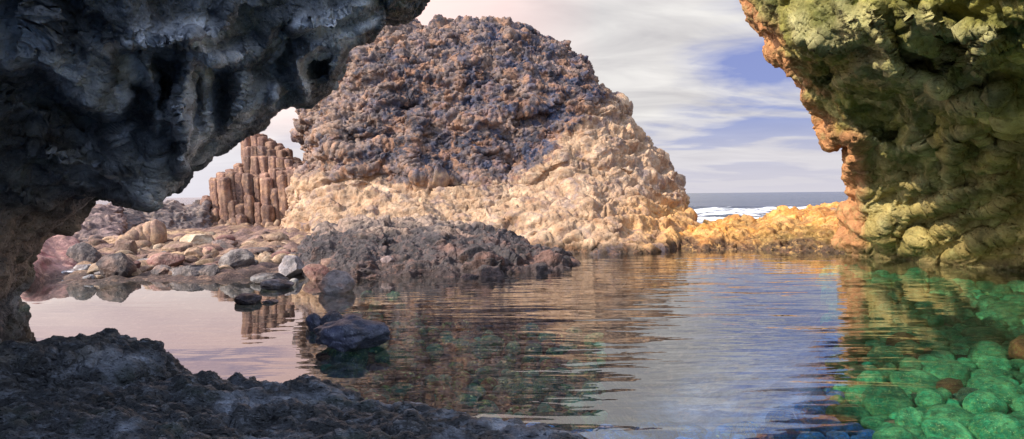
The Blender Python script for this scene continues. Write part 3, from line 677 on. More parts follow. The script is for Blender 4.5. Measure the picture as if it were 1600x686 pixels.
far_rock('rock', [(172, 372), (178, 350), (195, 335), (205, 322), (220, 317), (235, 321), (255, 323), (272, 317), (285, 324), (300, 322), (325, 320), (330, 350), (330, 380), (170, 400)],
         [(220, 322, 29), (300, 325, 30), (190, 345, 26), (180, 368, 24), (260, 350, 27.5), (320, 350, 29), (250, 385, 25), (320, 385, 26)], [([(178, 360), (215, 345)], .5, 10, 8)],
         (-20, 22, -.8), (-12, 35, 2.4), .13, 120, [.10, .08, .08], [.24, .18, .15], 'long dark jagged rock mass on the shore behind the stones, left of the columns')
far_rock('rock', [(28, 455), (30, 425), (34, 400), (45, 380), (62, 372), (80, 374), (100, 372), (118, 378), (128, 392), (128, 500), (28, 520)],
         [(80, 380, 17.5), (40, 400, 15.5), (110, 390, 17.5), (60, 415, 15.4), (110, 415, 16), (60, 500, 14.5), (40, 440, 13.5)], [([(35, 425), (70, 410), (110, 400)], .35, 7, 5), ([(40, 405), (75, 392)], .3, 6, 5)],
         (-15.5, 12.5, -.8), (-9.5, 21, 1.8), .10, 130, [.34, .19, .17], [.26, .07, .075], 'smooth layered reddish-pink slab rock beside the cave leg at the waterline', T=2.5, R=.4, amp=.45)
print('far', time.time()-T0)

# ------------------------------------------------------------------ 9 columnar basalt outcrop
def column_mesh(h, r, seed, taper=.92, lean=(0, 0), n=6, seg=22):
    rr = random.Random(seed); bm = bmesh.new(); ang = [2*math.pi*(k + rr.uniform(-.12, .12))/n for k in range(n)]; rad = [r*rr.uniform(.88, 1.1) for _ in range(n)]
    m = 5; rings = []
    prof = [(0, 1)] + [((h-.2)*(k+1)/(seg+1), 1 + rr.uniform(-.035, .035)) for k in range(seg)] + [(h-.10, 1.0), (h-.03, .93), (h, .78)]
    bend = rr.uniform(-.06, .06)
    for z, s in prof:
        t = z/h; s = s*(1 + (taper-1)*t); ring = []
        ox = lean[0]*z + bend*math.sin(t*3.1)*r*2 ; oy = lean[1]*z
        for k in range(n):
            a0, a1 = ang[k], ang[(k+1) % n] + (2*math.pi if k == n-1 else 0)
            x0, y0 = rad[k]*math.cos(a0), rad[k]*math.sin(a0); x1, y1 = rad[(k+1) % n]*math.cos(a1), rad[(k+1) % n]*math.sin(a1)
            for j in range(m):
                f = j/m; x, y = x0+(x1-x0)*f, y0+(y1-y0)*f
                kk = 1.0 if j == 0 else (.985 if j in (1, 4) else .97)
                ring.append(bm.verts.new((x*kk*s + ox, y*kk*s + oy, z)))
        rings.append(ring)
    N = n*m
    for a, b_ in zip(rings[:-1], rings[1:]):
        for i in range(N): bm.faces.new((a[i], a[(i+1) % N], b_[(i+1) % N], b_[i]))
    tp = bm.verts.new((lean[0]*h, lean[1]*h, h+rr.uniform(-.02, .06)))
    for i in range(N): bm.faces.new((rings[-1][i], rings[-1][(i+1) % N], tp))
    bm.faces.new(rings[0][::-1])
    me = bpy.data.meshes.new('column'); bm.to_mesh(me); bm.free()
    me.polygons.foreach_set('use_smooth', np.ones(len(me.polygons), bool))
    p = co(me); q = p + seed*3.7; d = .10*fbm(q*1.5, 3, 5) + .06*fbm(q*4, 4, 6, ridged=True) + .05*crag(q*2.2, 9)[0]
    nn = nrm(me); setco(me, p + nn*d[:, None]*min(1, r/.25))
    f = fbm(q*1.2, 3, 7); c = cmix(np.tile(np.array([.20, .105, .075], F32)*(.7+.6*random.Random(seed).random()), (len(p), 1)), [.36, .21, .13], ss(-.1, .4, f)); c = cmix(c, [.11, .07, .06], ss(.05, .4, fbm(q*.7, 2, 9))*.8)
    setcol(me, c); return me
def stone_mesh_pre(seed):
    bm = bmesh.new(); bmesh.ops.create_icosphere(bm, subdivisions=3, radius=1); me = bpy.data.meshes.new('t'); bm.to_mesh(me); bm.free()
    p = co(me); f = np.empty(len(me.polygons)*3, np.int32); me.polygons.foreach_get('vertices', f); bpy.data.meshes.remove(me)
    rr = np.random.RandomState(seed)
    for k in range(6):
        v = rr.normal(size=3); v /= np.linalg.norm(v); s_ = p @ v.astype(F32); p = p - (np.maximum(0, s_ - .62)*.9)[:, None]*v.astype(F32)
    return p*(1 + .16*fbm(p*1.2 + seed, 3, 5))[:, None], f.reshape(-1, 3)
root = bpy.data.objects.new('columnar_outcrop', None); C.objects.link(root)
cp = P(405, 360, 32); root.location = (cp[0], 32, .0)
tag(root, 'brown outcrop of packed basalt columns with stepped tops on the far shore', 'rock')
sil = ([316, 322, 330, 342, 360, 374, 378, 384, 392, 404, 412, 424, 440, 452, 460, 470, 478, 490, 500], [335, 312, 285, 272, 266, 258, 222, 206, 209, 208, 214, 220, 228, 234, 248, 250, 256, 262, 300])
ncol = 0; dx = .43
TIER = [(0, 2, 62), (2, 5, 26), (5, 6, 12), (6, 9, 0)]
for row in range(8):
    y = 29.9 + row*.44
    for k in range(-10, 12):
        x = cp[0] + (k + .5*(row % 2))*dx + rnd.uniform(-.04, .04)
        px = CX + x/y*FPX
        if px < 316 or px > 496: continue
        ytop = float(np.interp(px, *sil))
        face = float(np.interp(px, [316, 325, 335, 345, 362, 380, 400, 430, 460, 480, 492], [334, 304, 284, 274, 270, 278, 274, 266, 262, 266, 280]))   # top of the main wall of columns
        if row == 0: yt = rnd.choice([352, 340, 326, 312]) + rnd.uniform(-4, 4)
        elif row == 1: yt = face + rnd.choice([6, 10, 30, 44])
        elif row in (2, 3): yt = face + rnd.uniform(-4, 5)
        elif row == 4: yt = lerp(face, ytop, .4) + rnd.uniform(-4, 4)
        elif row == 5: yt = lerp(face, ytop, .7) + rnd.uniform(-4, 4)
        else: yt = ytop + rnd.uniform(-3, 5)
        yt = max(yt, ytop)
        if row == 0 and (k % 3 or px > 470): continue
        if row == 7 and (px < 372 or px > 470): continue
        zt = P(px, yt, y)[2]
        if ncol >= 100 or zt < .5: continue
        LX = -.085 + .05*(x-cp[0])/3 + rnd.uniform(-.015, .015)
        me = column_mesh(zt + .6, .27*rnd.uniform(.92, 1.15), 100+ncol, taper=.95, lean=(LX, .04), n=rnd.choice([5, 6, 6]))
        o = obj('column', me, M['column'], root); o.location = (x - cp[0] - LX*(zt+.6), y - 32 - .04*(zt+.6), -.6); ncol += 1
fm_ = []; off_ = 0; vv, ff = [], []
for k in range(46):
    fx = rnd.uniform(-2.6, 2.9); fy = rnd.uniform(-3.4, -1.9); me_ = stone_mesh_pre(900+k); p_ = me_[0]*np.array([rnd.uniform(.2, .42), rnd.uniform(.2, .4), rnd.uniform(.2, .5)], F32) + np.array([fx, fy, .15 + (fy+3.4)*.28], F32)
    vv.append(p_); ff.append(me_[1] + off_); off_ += len(p_)
me = mesh_np('rubble_foot', np.concatenate(vv), tris=np.concatenate(ff)); pq = co(me); setcol(me, cmix(np.tile(np.array([.24, .14, .10], F32), (len(pq), 1)), [.42, .28, .17], ss(-.2, .3, fbm(pq*1.4, 3, 77))))
obj('rubble_foot', me, M['column'], root)
print('columns', ncol, time.time()-T0)

# ------------------------------------------------------------------ 10 boulders
def stone_mesh(name, seed, sub=4, rough=.12, cuts=5, cut_d=.72, fine=.03, flat=1.):
    rr = np.random.RandomState(seed); bm = bmesh.new(); bmesh.ops.create_icosphere(bm, subdivisions=sub, radius=1)
    me = bpy.data.meshes.new(name); bm.to_mesh(me); bm.free()
    p = co(me); n0 = p.copy()
    for k in range(cuts):                                                    # planed-off facets with soft edges
        v = rr.normal(size=3); v[2] *= .8; v /= np.linalg.norm(v); d = rr.uniform(cut_d, .95)
        s = p @ v.astype(F32); ex = np.maximum(0, s - d); p = p - (ex*.96)[:, None]*v.astype(F32)
    q = n0 + seed*2.3
    r = 1 + rough*fbm(q*1.1, 3, seed) + fine*fbm(q*4, 3, seed+3) + fine*.5*fbm(q*9, 2, seed+4)
    setco(me, p*r[:, None]); me.polygons.foreach_set('use_smooth', np.ones(len(me.polygons), bool)); return me
GREY = [.115, .095, .092]; WARM = [.26, .155, .115]; TAN = [.38, .25, .155]; RED = [.21, .095, .08]; DARK = [.065, .052, .052]; BLUE = [.055, .062, .095]
def col_mesh(me, A, B, seed):
    p = co(me) + seed; f = fbm(p*.9, 3, seed+9); setcol(me, cmix(np.tile(np.array(A, F32), (len(p), 1)), B, ss(-.25, .35, f)))
def boulder(px, py, w, h, seed, A, B, label, group='boulders on the left shore', mat='boulder', zb=None, deep=1., rot=0., cuts=6, cut_d=.66, rough=.2, name='boulder', sink=.22, sub=5, cat='boulder'):
    """px, py: where its foot meets ground or water; w, h: its size in the photo"""
    z = 0. if zb is None else zb
    for _ in range(12):
        x, y, _z = ground_hit(px, py, z)
        if zb is None: z = max(0., float(ground_z(x, y)))
    W = w*y/FPX; H = h*y/FPX
    me = stone_mesh(name, seed, sub, rough, cuts+3, cut_d-.06, .055); col_mesh(me, A, B, seed)
    p = co(me); p = p/np.abs(p).max(0)
    full = H/(1 - sink)
    a = rot; R = np.array([[math.cos(a), -math.sin(a), 0], [math.sin(a), math.cos(a), 0], [0, 0, 1]], F32)
    p = (p*np.array([W/2, W/2*deep*.8, full/2], F32)) @ R.T
    p[:, 2] -= p[:, 2].min()
    setco(me, p)
    o = obj(name, me, M[mat], label=label, cat=cat, group=group); o.location = (x, y + W*.3, z - full*sink)
    return o
B_ = boulder
B_(120, 421, 56, 42, 301, DARK, GREY, 'round dark grey boulder at the waterline near the cave leg', cuts=4, rough=.1)
B_(171, 433, 58, 40, 302, DARK, WARM, 'broad dark boulder sloping into the water beside the round dark grey one')
B_(101, 431, 34, 9, 303, GREY, [.5, .5, .52], 'flat pale slab awash just in front of the round dark boulder', cuts=3)
B_(125, 427, 30, 14, 304, GREY, [.3, .3, .3], 'small grey stone wedged between the round boulder and the broad sloping one', cuts=3)
B_(135, 438, 20, 9, 305, GREY, [.35, .35, .36], 'tiny pale-topped stone standing in the water before the broad sloping boulder', cuts=3)
B_(204, 426, 28, 19, 306, RED, DARK, 'small dark reddish rock at the waterline right of the broad sloping boulder')
B_(192, 404, 38, 34, 307, WARM, TAN, 'pointed pyramid-shaped brown rock behind the dark reddish rock', cut_d=.5)
B_(95, 395, 22, 17, 308, [.4, .22, .22], WARM, 'small pinkish block resting against the left of the round dark boulder')
B_(251, 420, 62, 25, 309, RED, WARM, 'long brown whaleback boulder between the pyramid rock and the grey slab', rough=.1, cuts=4)
B_(249, 430, 36, 17, 310, GREY, WARM, 'small wedge of grey rock in front of the brown whaleback boulder')
B_(283, 436, 74, 24, 311, GREY, [.26, .24, .24], 'wide tilted smooth grey slab entering the water', cuts=7, cut_d=.5)
B_(325, 434, 38, 22, 312, DARK, GREY, 'dark pitted boulder at the right end of the tilted grey slab')
B_(364, 424, 58, 35, 313, GREY, [.25, .22, .2], 'big rounded grey boulder with a crease, below the column outcrop', cuts=4)
B_(300, 405, 34, 19, 314, WARM, TAN, 'low tan boulder behind the tilted grey slab')
B_(323, 404, 36, 20, 315, TAN, RED, 'rounded pinkish-tan boulder behind the dark pitted boulder')
B_(270, 398, 48, 22, 316, TAN, WARM, 'yellowish block rock behind the brown whaleback boulder')
B_(300, 385, 52, 22, 317, TAN, [.5, .4, .28], 'pale rounded hump of rock below the left edge of the columns')
B_(345, 388, 42, 18, 318, WARM, GREY, 'flat-topped brown rock below the middle of the column outcrop')
B_(425, 385, 46, 22, 319, TAN, WARM, 'tan domed boulder at the right foot of the column outcrop')
B_(397, 400, 52, 14, 320, GREY, WARM, 'long low slab of rock above the pointed grey boulder')
B_(447, 432, 46, 34, 321, [.22, .2, .21], [.3, .27, .26], 'pointed pale grey boulder on the shore right of the creased one', cut_d=.5)
B_(487, 438, 46, 24, 322, WARM, RED, 'split reddish-brown boulder between the pointed grey one and the faceted one', cut_d=.55)
B_(521, 458, 58, 35, 323, [.34, .31, .32], [.52, .32, .24], 'large faceted boulder with orange-streaked top standing at the shore corner', cut_d=.5, cuts=7)
B_(458, 445, 15, 10, 324, [.2, .2, .2], [.3, .3, .3], 'small smooth oval grey cobble before the split reddish boulder', cuts=1, rough=.06)
B_(414, 443, 60, 16, 325, DARK, [.2, .2, .21], 'flat dark rubble slab at the waterline left of the smooth oval cobble')
B_(425, 452, 56, 14, 326, DARK, [.2, .2, .23], 'low grey-blue slab awash below the pointed grey boulder')
B_(381, 475, 42, 15, 327, DARK, [.1, .1, .13], 'lone low dark rock in the pool in the reflection of the columns', zb=0.)
B_(420, 474, 26, 5, 328, GREY, [.25, .25, .3], 'sliver of flat stone just breaking the water right of the lone low rock', zb=0.)
B_(536, 553, 134, 52, 329, BLUE, [.09, .10, .17], 'large blue-black pitted boulder lying in the pool', 'blue-black boulders in the pool', 'blue', zb=0., cuts=0, cut_d=.86, rough=.42, sub=5, sink=.15, deep=.8)
B_(513, 513, 44, 27, 330, BLUE, [.08, .09, .16], 'rounded blue-black boulder just behind the large pitted one', 'blue-black boulders in the pool', 'blue', zb=0., cuts=3, sub=5)
B_(488, 514, 28, 24, 331, BLUE, [.08, .09, .16], 'small round blue-black boulder, leftmost of the three in the pool', 'blue-black boulders in the pool', 'blue', zb=0., cuts=2, sub=5)
B_(498, 519, 20, 7, 332, BLUE, [.16, .18, .24], 'little flat blue-grey stone squeezed between the blue-black boulders', 'blue-black boulders in the pool', 'blue', zb=0.)
B_(548, 500, 38, 8, 333, DARK, [.1, .1, .12], 'flat dark stone barely above water behind the large pitted boulder', zb=0., mat='blue')
B_(604, 412, 22, 12, 334, [.3, .22, .21], [.4, .3, .28], 'pale pinkish block lodged in the face of the black lava shelf', zb=.25, cat='stone')
B_(175, 385, 52, 18, 335, TAN, WARM, 'tan rounded hump of rock left of the pyramid-shaped rock', cuts=3)
B_(75, 378, 60, 20, 336, [.42, .32, .27], TAN, 'low cream-pink ledge rock below the knobbly rock mass', cuts=4)
B_(135, 378, 50, 20, 337, TAN, WARM, 'tan lumpy rock behind the round dark grey boulder')
# hump of jointed blocks
hump = bpy.data.objects.new('jointed_outcrop', None); C.objects.link(hump); hx = ground_hit(215, 385, .35); hump.location = (hx[0], hx[1], .1)
tag(hump, 'low hump of rounded jointed column ends left of the tall columns', 'rock')
for k, (px, py, w, h) in enumerate([(197, 383, 24, 14), (208, 380, 22, 18), (220, 377, 20, 20), (232, 375, 22, 24), (245, 373, 24, 25), (212, 371, 22, 14), (225, 366, 22, 14), (238, 362, 20, 14), (250, 368, 16, 18), (205, 388, 26, 10), (222, 386, 22, 10)]):
    y = hx[1] + (383 - py)*.05; x, _, z = P(px, py, y); W = w*y/FPX*.62; H = h*y/FPX*1.3
    me = stone_mesh('block', 400+k, 3, .08, 5, .7); col_mesh(me, TAN, WARM, 400+k); p = co(me); p = p/np.abs(p).max(0)*np.array([W, W, H*.8], F32); setco(me, p)
    o = obj('block', me, M['column'], hump); o.location = (x-hx[0], y-hx[1], z - .1 + H*.15)
# smaller shore stones: one object each, the rest are part of the ground's rubble
protos = []; TONE = {}
for k in range(10):
    me = stone_mesh('shore_stone', 500+k, 3, .22, 9, .48, .06); A, B2 = rnd.choice([(WARM, TAN), (GREY, WARM), (TAN, [.5, .38, .26]), (DARK, GREY), (RED, WARM), (GREY, [.28, .26, .25])]); col_mesh(me, A, B2, 500+k)
    me.materials.append(M['boulder']); protos.append(me); TONE[len(protos)-1] = {id(GREY): 'grey', id(WARM): 'brown', id(DARK): 'dark', id(RED): 'reddish'}.get(id(A), 'tan')
placed = []
def free(x, y, r, lst, k=.75):
    for a, b_, c_ in lst:
        if (a-x)**2 + (b_-y)**2 < (k*(r+c_))**2: return False
    return True
for o in bpy.data.objects:
    if o.get('category') in ('boulder',): placed.append((o.location.x, o.location.y, o.dimensions.x*.35))
cnt = 0; SMALL = []
for t in range(9000):
    if cnt >= 215: break
    px = rnd.uniform(150, 560); py = rnd.choice([rnd.uniform(366, 445), rnd.uniform(400, 445), rnd.uniform(424, 448)])
    z = .2
    for _ in range(8): x, y, _z = ground_hit(px, py, z); z = float(ground_z(x, y))
    if y > 27 or z < -.13 or (px > 470 and py < 425) : continue
    r = rnd.choice([.10, .14, .18, .24, .3])*rnd.uniform(.8, 1.2)
    if not free(x, y, r, placed): continue
    placed.append((x, y, r)); cnt += 1
    kk_ = rnd.randrange(10); o = bpy.data.objects.new('shore_stone', protos[kk_]); o['_t'] = TONE[kk_]; C.objects.link(o)
    o.location = (x, y, z + r*.18); o.scale = (r*rnd.uniform(.9, 1.3), r*rnd.uniform(.8, 1.1), r*rnd.uniform(.5, .8)); o.rotation_euler = (rnd.uniform(-.3, .3), rnd.uniform(-.3, .3), rnd.uniform(0, 6.28))
    tag(o, 'small weathered stone in the rubble of the shore', 'stone', 'small stones strewn over the left shore'); SMALL.append((o, px, py, r, o.data.name))
print('boulders', cnt, time.time()-T0)

# ------------------------------------------------------------------ 11 submerged cobbles
cproto = []
for k in range(16):
    me = stone_mesh('cobble', 600+k, 4, .20, 1 if k % 3 else 5, .74, .05); me.name = 'cobble'; cproto.append(me)
rngc = random.Random(3)
def bedz(x, y): return float(ground_z(x, y)) + .02
stones = []   # x, y, rx, ry, rz, rot, label
key = [(1488, 641, 86, 40, 'long smooth oval green stone lying level, near the bottom right'), (1560, 668, 78, 62, 'big round speckled green stone at the right edge below the long oval one'),
       (1555, 601, 78, 40, 'large dark green boulder-like stone above the long smooth oval one'), (1395, 672, 84, 52, 'rough lumpy yellow-green stone with brown pits at the bottom'),
       (1478, 686, 74, 40, 'squat green stone in front of the long smooth oval one'), (1385, 610, 70, 62, 'tall ridged yellow-green stone, highest of the near stones'),
       (1430, 585, 70, 34, 'dark ridged slab leaning across the tall yellow-green stone'), (1332, 633, 34, 48, 'upright narrow green stone beside the tall ridged one'),
       (1345, 664, 42, 36, 'smooth dull grey-green round stone between the upright narrow one and the lumpy one'), (1290, 672, 44, 34, 'rounded green stone at the lower left corner of the stone bed'),
       (1425, 655, 46, 34, 'mottled green round stone left of the long smooth oval'), (1505, 560, 38, 20, 'pale speckled green stone standing out behind the dark large one'),
       (1420, 515, 60, 26, 'broad pale yellow-green flat stone in the middle of the stone bed'), (1345, 590, 44, 34, 'green angular stone at the left rim behind the tall ridged stone'),
       (1460, 462, 44, 14, 'bright yellowish stone far back in the stone bed'), (1555, 575, 46, 22, 'oval green stone above the large dark green one'),
       (1060, 674, 92, 30, 'large rounded blue stone at the bottom centre under the reflected sky'), (1160, 640, 66, 22, 'blue stone right of centre under the rippled water'), (1210, 668, 60, 26, 'pale blue stone nearest the green ones')]
for px, py, w, h, lb in key:
    x, y, _ = ground_hit(px, py, -.42); W = w*y/FPX/2; stones.append((x, y, W, W*rngc.uniform(.75, .95), min(W*.72, .34)*max(.6, min(1.2, h/w*1.5)), rngc.uniform(-.4, .4), lb))
def in_pool(x, y):
    if y < edge_y(x) + .2 or y > 20.5 or x > 12.6 - .0*y: return False
    px = CX + x/y*FPX
    if x < 4.5 and y > 14.6: return False
    return True
lst = [(s[0], s[1], (s[2]+s[3])*.5) for s in stones]
cells = {}
def cfree(x, y, r, k):
    gx, gy = int(x/.6), int(y/.6)
    for i in range(gx-2, gx+3):
        for j in range(gy-2, gy+3):
            for a, b_, c_ in cells.get((i, j), ()):
                if (a-x)**2 + (b_-y)**2 < (k*(r+c_))**2: return False
    return True
def cadd(x, y, r): cells.setdefault((int(x/.6), int(y/.6)), []).append((x, y, r))
for s in lst: cadd(*s)
for r0, tries in ((.24, 260), (.17, 2200), (.125, 9000), (.095, 20000), (.07, 22000)):
    for t in range(tries):
        y = rngc.uniform(5, 20); x = rngc.uniform(-3.5, 12.4)
        px = CX + x/y*FPX
        if px > 1700 or px < 500 or not in_pool(x, y) or float(chan(x, y)) > .3: continue
        if r0 < .1 and (y > 11): continue
        if px < 1285 and y > 8.6 and rngc.random() < .6: continue
        r = r0*rngc.uniform(.82, 1.2)*(1 if y < 9 else 1.12)
        if not cfree(x, y, r, .84): continue
        cadd(x, y, r); q = rngc.uniform(.72, 1.)
        stones.append((x, y, r*1.12, r*q, r*rngc.uniform(.62, .95), rngc.uniform(0, 3.14), None))
print('cobbles', len(stones))
def shows(s):
    px = CX + s[0]/s[1]*FPX; py = HY + (CAMH+.4)/s[1]*FPX
    if s[6]: return 99
    if px > 1640 or py > 720: return 0
    return s[2]/s[1]*(1.0 if px > 1230 else .45)*(2.2 if py < 700 else 1)
stones.sort(key=shows, reverse=True)
NIND = 290
def bake_colour(me, loc, seed):
    p = co(me); n = len(p)
    base = bed_colour(np.tile(np.array([[loc[0], loc[1], 0]], F32), (1, 1)), 0)[0]
    f = fbm(p*(1.0/max(.1, np.abs(p).max())) + seed, 3, seed % 50)
    c = cmix(np.tile(base, (n, 1)), base*np.array([2.4, 1.5, 1.6], F32) + np.array([.05, .04, .0], F32), ss(-.05, .4, f)*.8); c = cmix(c, base*.5, ss(.05, .4, -f)*.6)
    setcol(me, c)
variants = {}; COBS = []
def zone(x, y):
    c = bed_colour(np.array([[x, y, 0]], F32))[0]
    return 'blue' if c[2] > .25 else ('brown' if c[0] > .09 else 'green'), c
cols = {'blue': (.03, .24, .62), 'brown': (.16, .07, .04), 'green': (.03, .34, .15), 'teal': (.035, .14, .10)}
for i, s in enumerate(stones[:NIND]):
    x, y, rx, ry, rz, rot, lb = s
    k = i % len(cproto); zn, c0 = zone(x, y)
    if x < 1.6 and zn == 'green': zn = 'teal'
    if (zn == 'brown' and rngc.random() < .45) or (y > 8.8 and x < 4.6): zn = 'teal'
    if (k, zn) not in variants:
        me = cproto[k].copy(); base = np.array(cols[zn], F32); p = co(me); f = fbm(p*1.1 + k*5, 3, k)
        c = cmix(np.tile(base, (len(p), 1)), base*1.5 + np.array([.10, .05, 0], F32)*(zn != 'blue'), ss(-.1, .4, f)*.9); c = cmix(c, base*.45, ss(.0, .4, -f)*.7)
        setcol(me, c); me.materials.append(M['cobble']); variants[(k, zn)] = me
    o = bpy.data.objects.new('cobble', variants[(k, zn)]); C.objects.link(o)
    o.location = (x, y, bedz(x, y) + rz*.55); o.scale = (rx, ry, rz); o.rotation_euler = (rngc.uniform(-.25, .25), rngc.uniform(-.25, .25), rot)
    gl = {'green': ('algae-green cobble among the close-packed stones under the clear water by the cave wall', 'green cobbles on the pool bed'), 'blue': ('bluish cobble on the pool bed under the reflected sky at the front', 'blue cobbles on the pool bed'),
          'brown': ('reddish-brown cobble seen through the dark reflection of the rock', 'brown cobbles on the pool bed'), 'teal': ('murky teal cobble seen through the dark reflection of the rock', 'teal cobbles on the pool bed')}[zn]
    tag(o, lb or gl[0], 'stone', gl[1])
    if not lb: COBS.append((o, CX + x/y*FPX, HY + (CAMH+.4)/y*FPX, rx, {'green': 'green', 'blue': 'blue', 'brown': 'reddish-brown', 'teal': 'teal'}[zn]))
# the many lesser ones: one mass
vs_, fs_, cs_ = [], [], []; off = 0
low = []
for k in range(8):
    me = stone_mesh('x', 700+k, 3, .2, 4, .7, .03); p = co(me); f = np.empty(len(me.polygons)*3, np.int32); me.polygons.foreach_get('vertices', f); low.append((p, f.reshape(-1, 3)))
for i, s in enumerate(stones[NIND:]):
    x, y, rx, ry, rz, rot, lb = s; p, f = low[i % 8]
    q = p*np.array([rx, ry, rz], F32); a = rot; q = q @ np.array([[math.cos(a), math.sin(a), 0], [-math.sin(a), math.cos(a), 0], [0, 0, 1]], F32) + np.array([x, y, bedz(x, y) + rz*.5], F32)
    zn, c0 = zone(x, y)
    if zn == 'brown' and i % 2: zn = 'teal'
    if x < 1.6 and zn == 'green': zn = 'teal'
    vs_.append(q); fs_.append(f + off); off += len(p); cs_.append(np.tile(np.array(cols[zn], F32)*rngc.uniform(.6, 1.5), (len(p), 1)))
me = mesh_np('cobble_bed', np.concatenate(vs_), tris=np.concatenate(fs_)); setcol(me, np.concatenate(cs_))
obj('cobble_bed', me, M['cobble'], label='countless small cobbles filling the gaps on the pool bed', cat='stones', kind='stuff')
print('cobbles done', time.time()-T0)

# labels that single each small stone out: its tone and size, and where it lies from a stone one can find
ORD = ['nearest', 'second nearest', 'third nearest', 'fourth nearest', 'fifth nearest', 'sixth nearest', 'seventh nearest', 'eighth nearest', 'ninth nearest', 'tenth nearest', 'eleventh nearest', 'twelfth nearest',
       '13th nearest', '14th nearest', '15th nearest', '16th nearest', '17th nearest', '18th nearest', '19th nearest', '20th nearest', '21st nearest', '22nd nearest', '23rd nearest', '24th nearest', '25th nearest'] + ['%dth nearest' % k for k in range(26, 31)] + ['31st nearest', '32nd nearest', '33rd nearest'] + ['%dth nearest' % k for k in range(34, 90)]
def single_out(items, anchors, noun, big):
    cnt_ = {}; rows = []
    for o, px, py, r, tone in items:
        d, a = min(((px-a[0])**2 + (2.2*(py-a[1]))**2, a) for a in anchors)
        dx_, dy_ = px - a[0], 2.2*(py - a[1])
        side = ('right of' if dx_ > 0 else 'left of') if abs(dx_) > abs(dy_) else ('in front of' if dy_ > 0 else 'behind')
        rows.append((d, o, r, tone, a[2], side))
    for d, o, r, tone, an, side in sorted(rows, key=lambda t: t[0]):
        size = 'large' if r > big*1.25 else ('mid-sized' if r > big*.8 else 'small'); key = (size, tone, side, an); k = cnt_.get(key, 0); cnt_[key] = k + 1
        o['label'] = '%s %s %s %s the %s, %s' % (size, tone, noun, side, an, ORD[k] + ' one')
single_out([(o, px, py, r, o['_t']) for o, px, py, r, _ in SMALL], [(120, 405, 'round dark grey boulder'), (171, 418, 'broad sloping boulder'), (192, 390, 'pyramid rock'), (251, 410, 'brown whaleback boulder'), (283, 425, 'tilted grey slab'),
    (364, 408, 'big creased grey boulder'), (425, 375, 'tan domed boulder'), (447, 416, 'pointed grey boulder'), (521, 440, 'faceted orange-streaked boulder'), (225, 370, 'jointed hump'), (300, 378, 'pale hump under the columns'), (414, 438, 'flat rubble slab')], 'stone', .2)
single_out(COBS, [(1488, 630, 'long smooth oval stone'), (1560, 650, 'round speckled stone'), (1395, 655, 'lumpy pitted stone'), (1385, 590, 'tall ridged stone'), (1332, 620, 'upright narrow stone'), (1555, 590, 'large dark green stone'),
    (1420, 508, 'broad flat yellowish stone'), (1505, 553, 'pale speckled stone'), (1460, 458, 'bright yellowish far stone'), (1060, 665, 'large rounded blue stone'), (1160, 634, 'blue rippled stone'), (1290, 660, 'stone at the bed corner'),
    (536, 540, 'blue-black boulder'), (700, 600, 'brown weed hollow'), (800, 520, 'teal deep'), (860, 620, 'tip of the lava ledge'), (1340, 440, 'foot of the cave wall')], 'cobble', .2)

# ------------------------------------------------------------------ 12 water
m, nt = new_mat('pool_water'); b = NB(nt)
tc = b.n('ShaderNodeTexCoord'); sep = b.n('ShaderNodeSeparateXYZ'); b.l(tc.outputs['Object'], sep.inputs[0])
mp = b.n('ShaderNodeMapping'); mp.inputs['Scale'].default_value = (.34, 1.5, 1); mp.inputs['Rotation'].default_value = (0, 0, math.radians(3)); b.l(tc.outputs['Object'], mp.inputs['Vector'])
n1 = b.noise(mp.outputs[0], 1.25, 1.5, .45, .8); n2 = b.noise(mp.outputs[0], 3.6, 1, .5, .4); n3 = b.noise(tc.outputs['Object'], 5.5, 1, .5, .8)
amp = b.math('ADD', b.ramp(b.math('MULTIPLY_ADD', sep.outputs[0], .08, .5), [(.20, .05), (.5, .55), (.62, 1.), (.84, .9), (.97, .35)]), 0.)
patch = b.ramp(b.noise(tc.outputs['Object'], .35, 2, .5), [(.3, .45), (.6, 1.2)])
h = b.math('ADD', b.math('MULTIPLY', n1, 1.), b.math('ADD', b.math('MULTIPLY', n2, .20), b.math('MULTIPLY', n3, .04)))
h = b.math('MULTIPLY', h, b.math('MULTIPLY', amp, patch))
bp = b.n('ShaderNodeBump'); bp.inputs['Strength'].default_value = 1.; bp.inputs['Distance'].default_value = .042; b.l(h, bp.inputs['Height'])
lw = b.n('ShaderNodeLayerWeight', i_Blend=.5); b.l(bp.outputs[0], lw.inputs['Normal'])
fr_ = b.math('MULTIPLY_ADD', b.math('POWER', lw.outputs['Facing'], 2.6), .95, .03, clamp=True)
gl = b.n('ShaderNodeBsdfGlossy'); gl.inputs['Roughness'].default_value = .015; b.l(bp.outputs[0], gl.inputs['Normal'])
tr = b.n('ShaderNodeBsdfTransparent'); tr.inputs[0].default_value = (.92, 1., .99, 1)
mx = b.n('ShaderNodeMixShader'); b.l(fr_, mx.inputs[0]); b.l(tr.outputs[0], mx.inputs[1]); b.l(gl.outputs[0], mx.inputs[2])
o = b.n('ShaderNodeOutputMaterial'); b.l(mx.outputs[0], o.inputs[0]); M['water'] = m
me = mesh_np('pool_water', [(-24, -4, 0), (16, -4, 0), (16, 25, 0), (-24, 25, 0)], quads=[(0, 1, 2, 3)])
obj('pool_water', me, m, label='clear still tide pool mirroring rocks and sky', kind='structure')

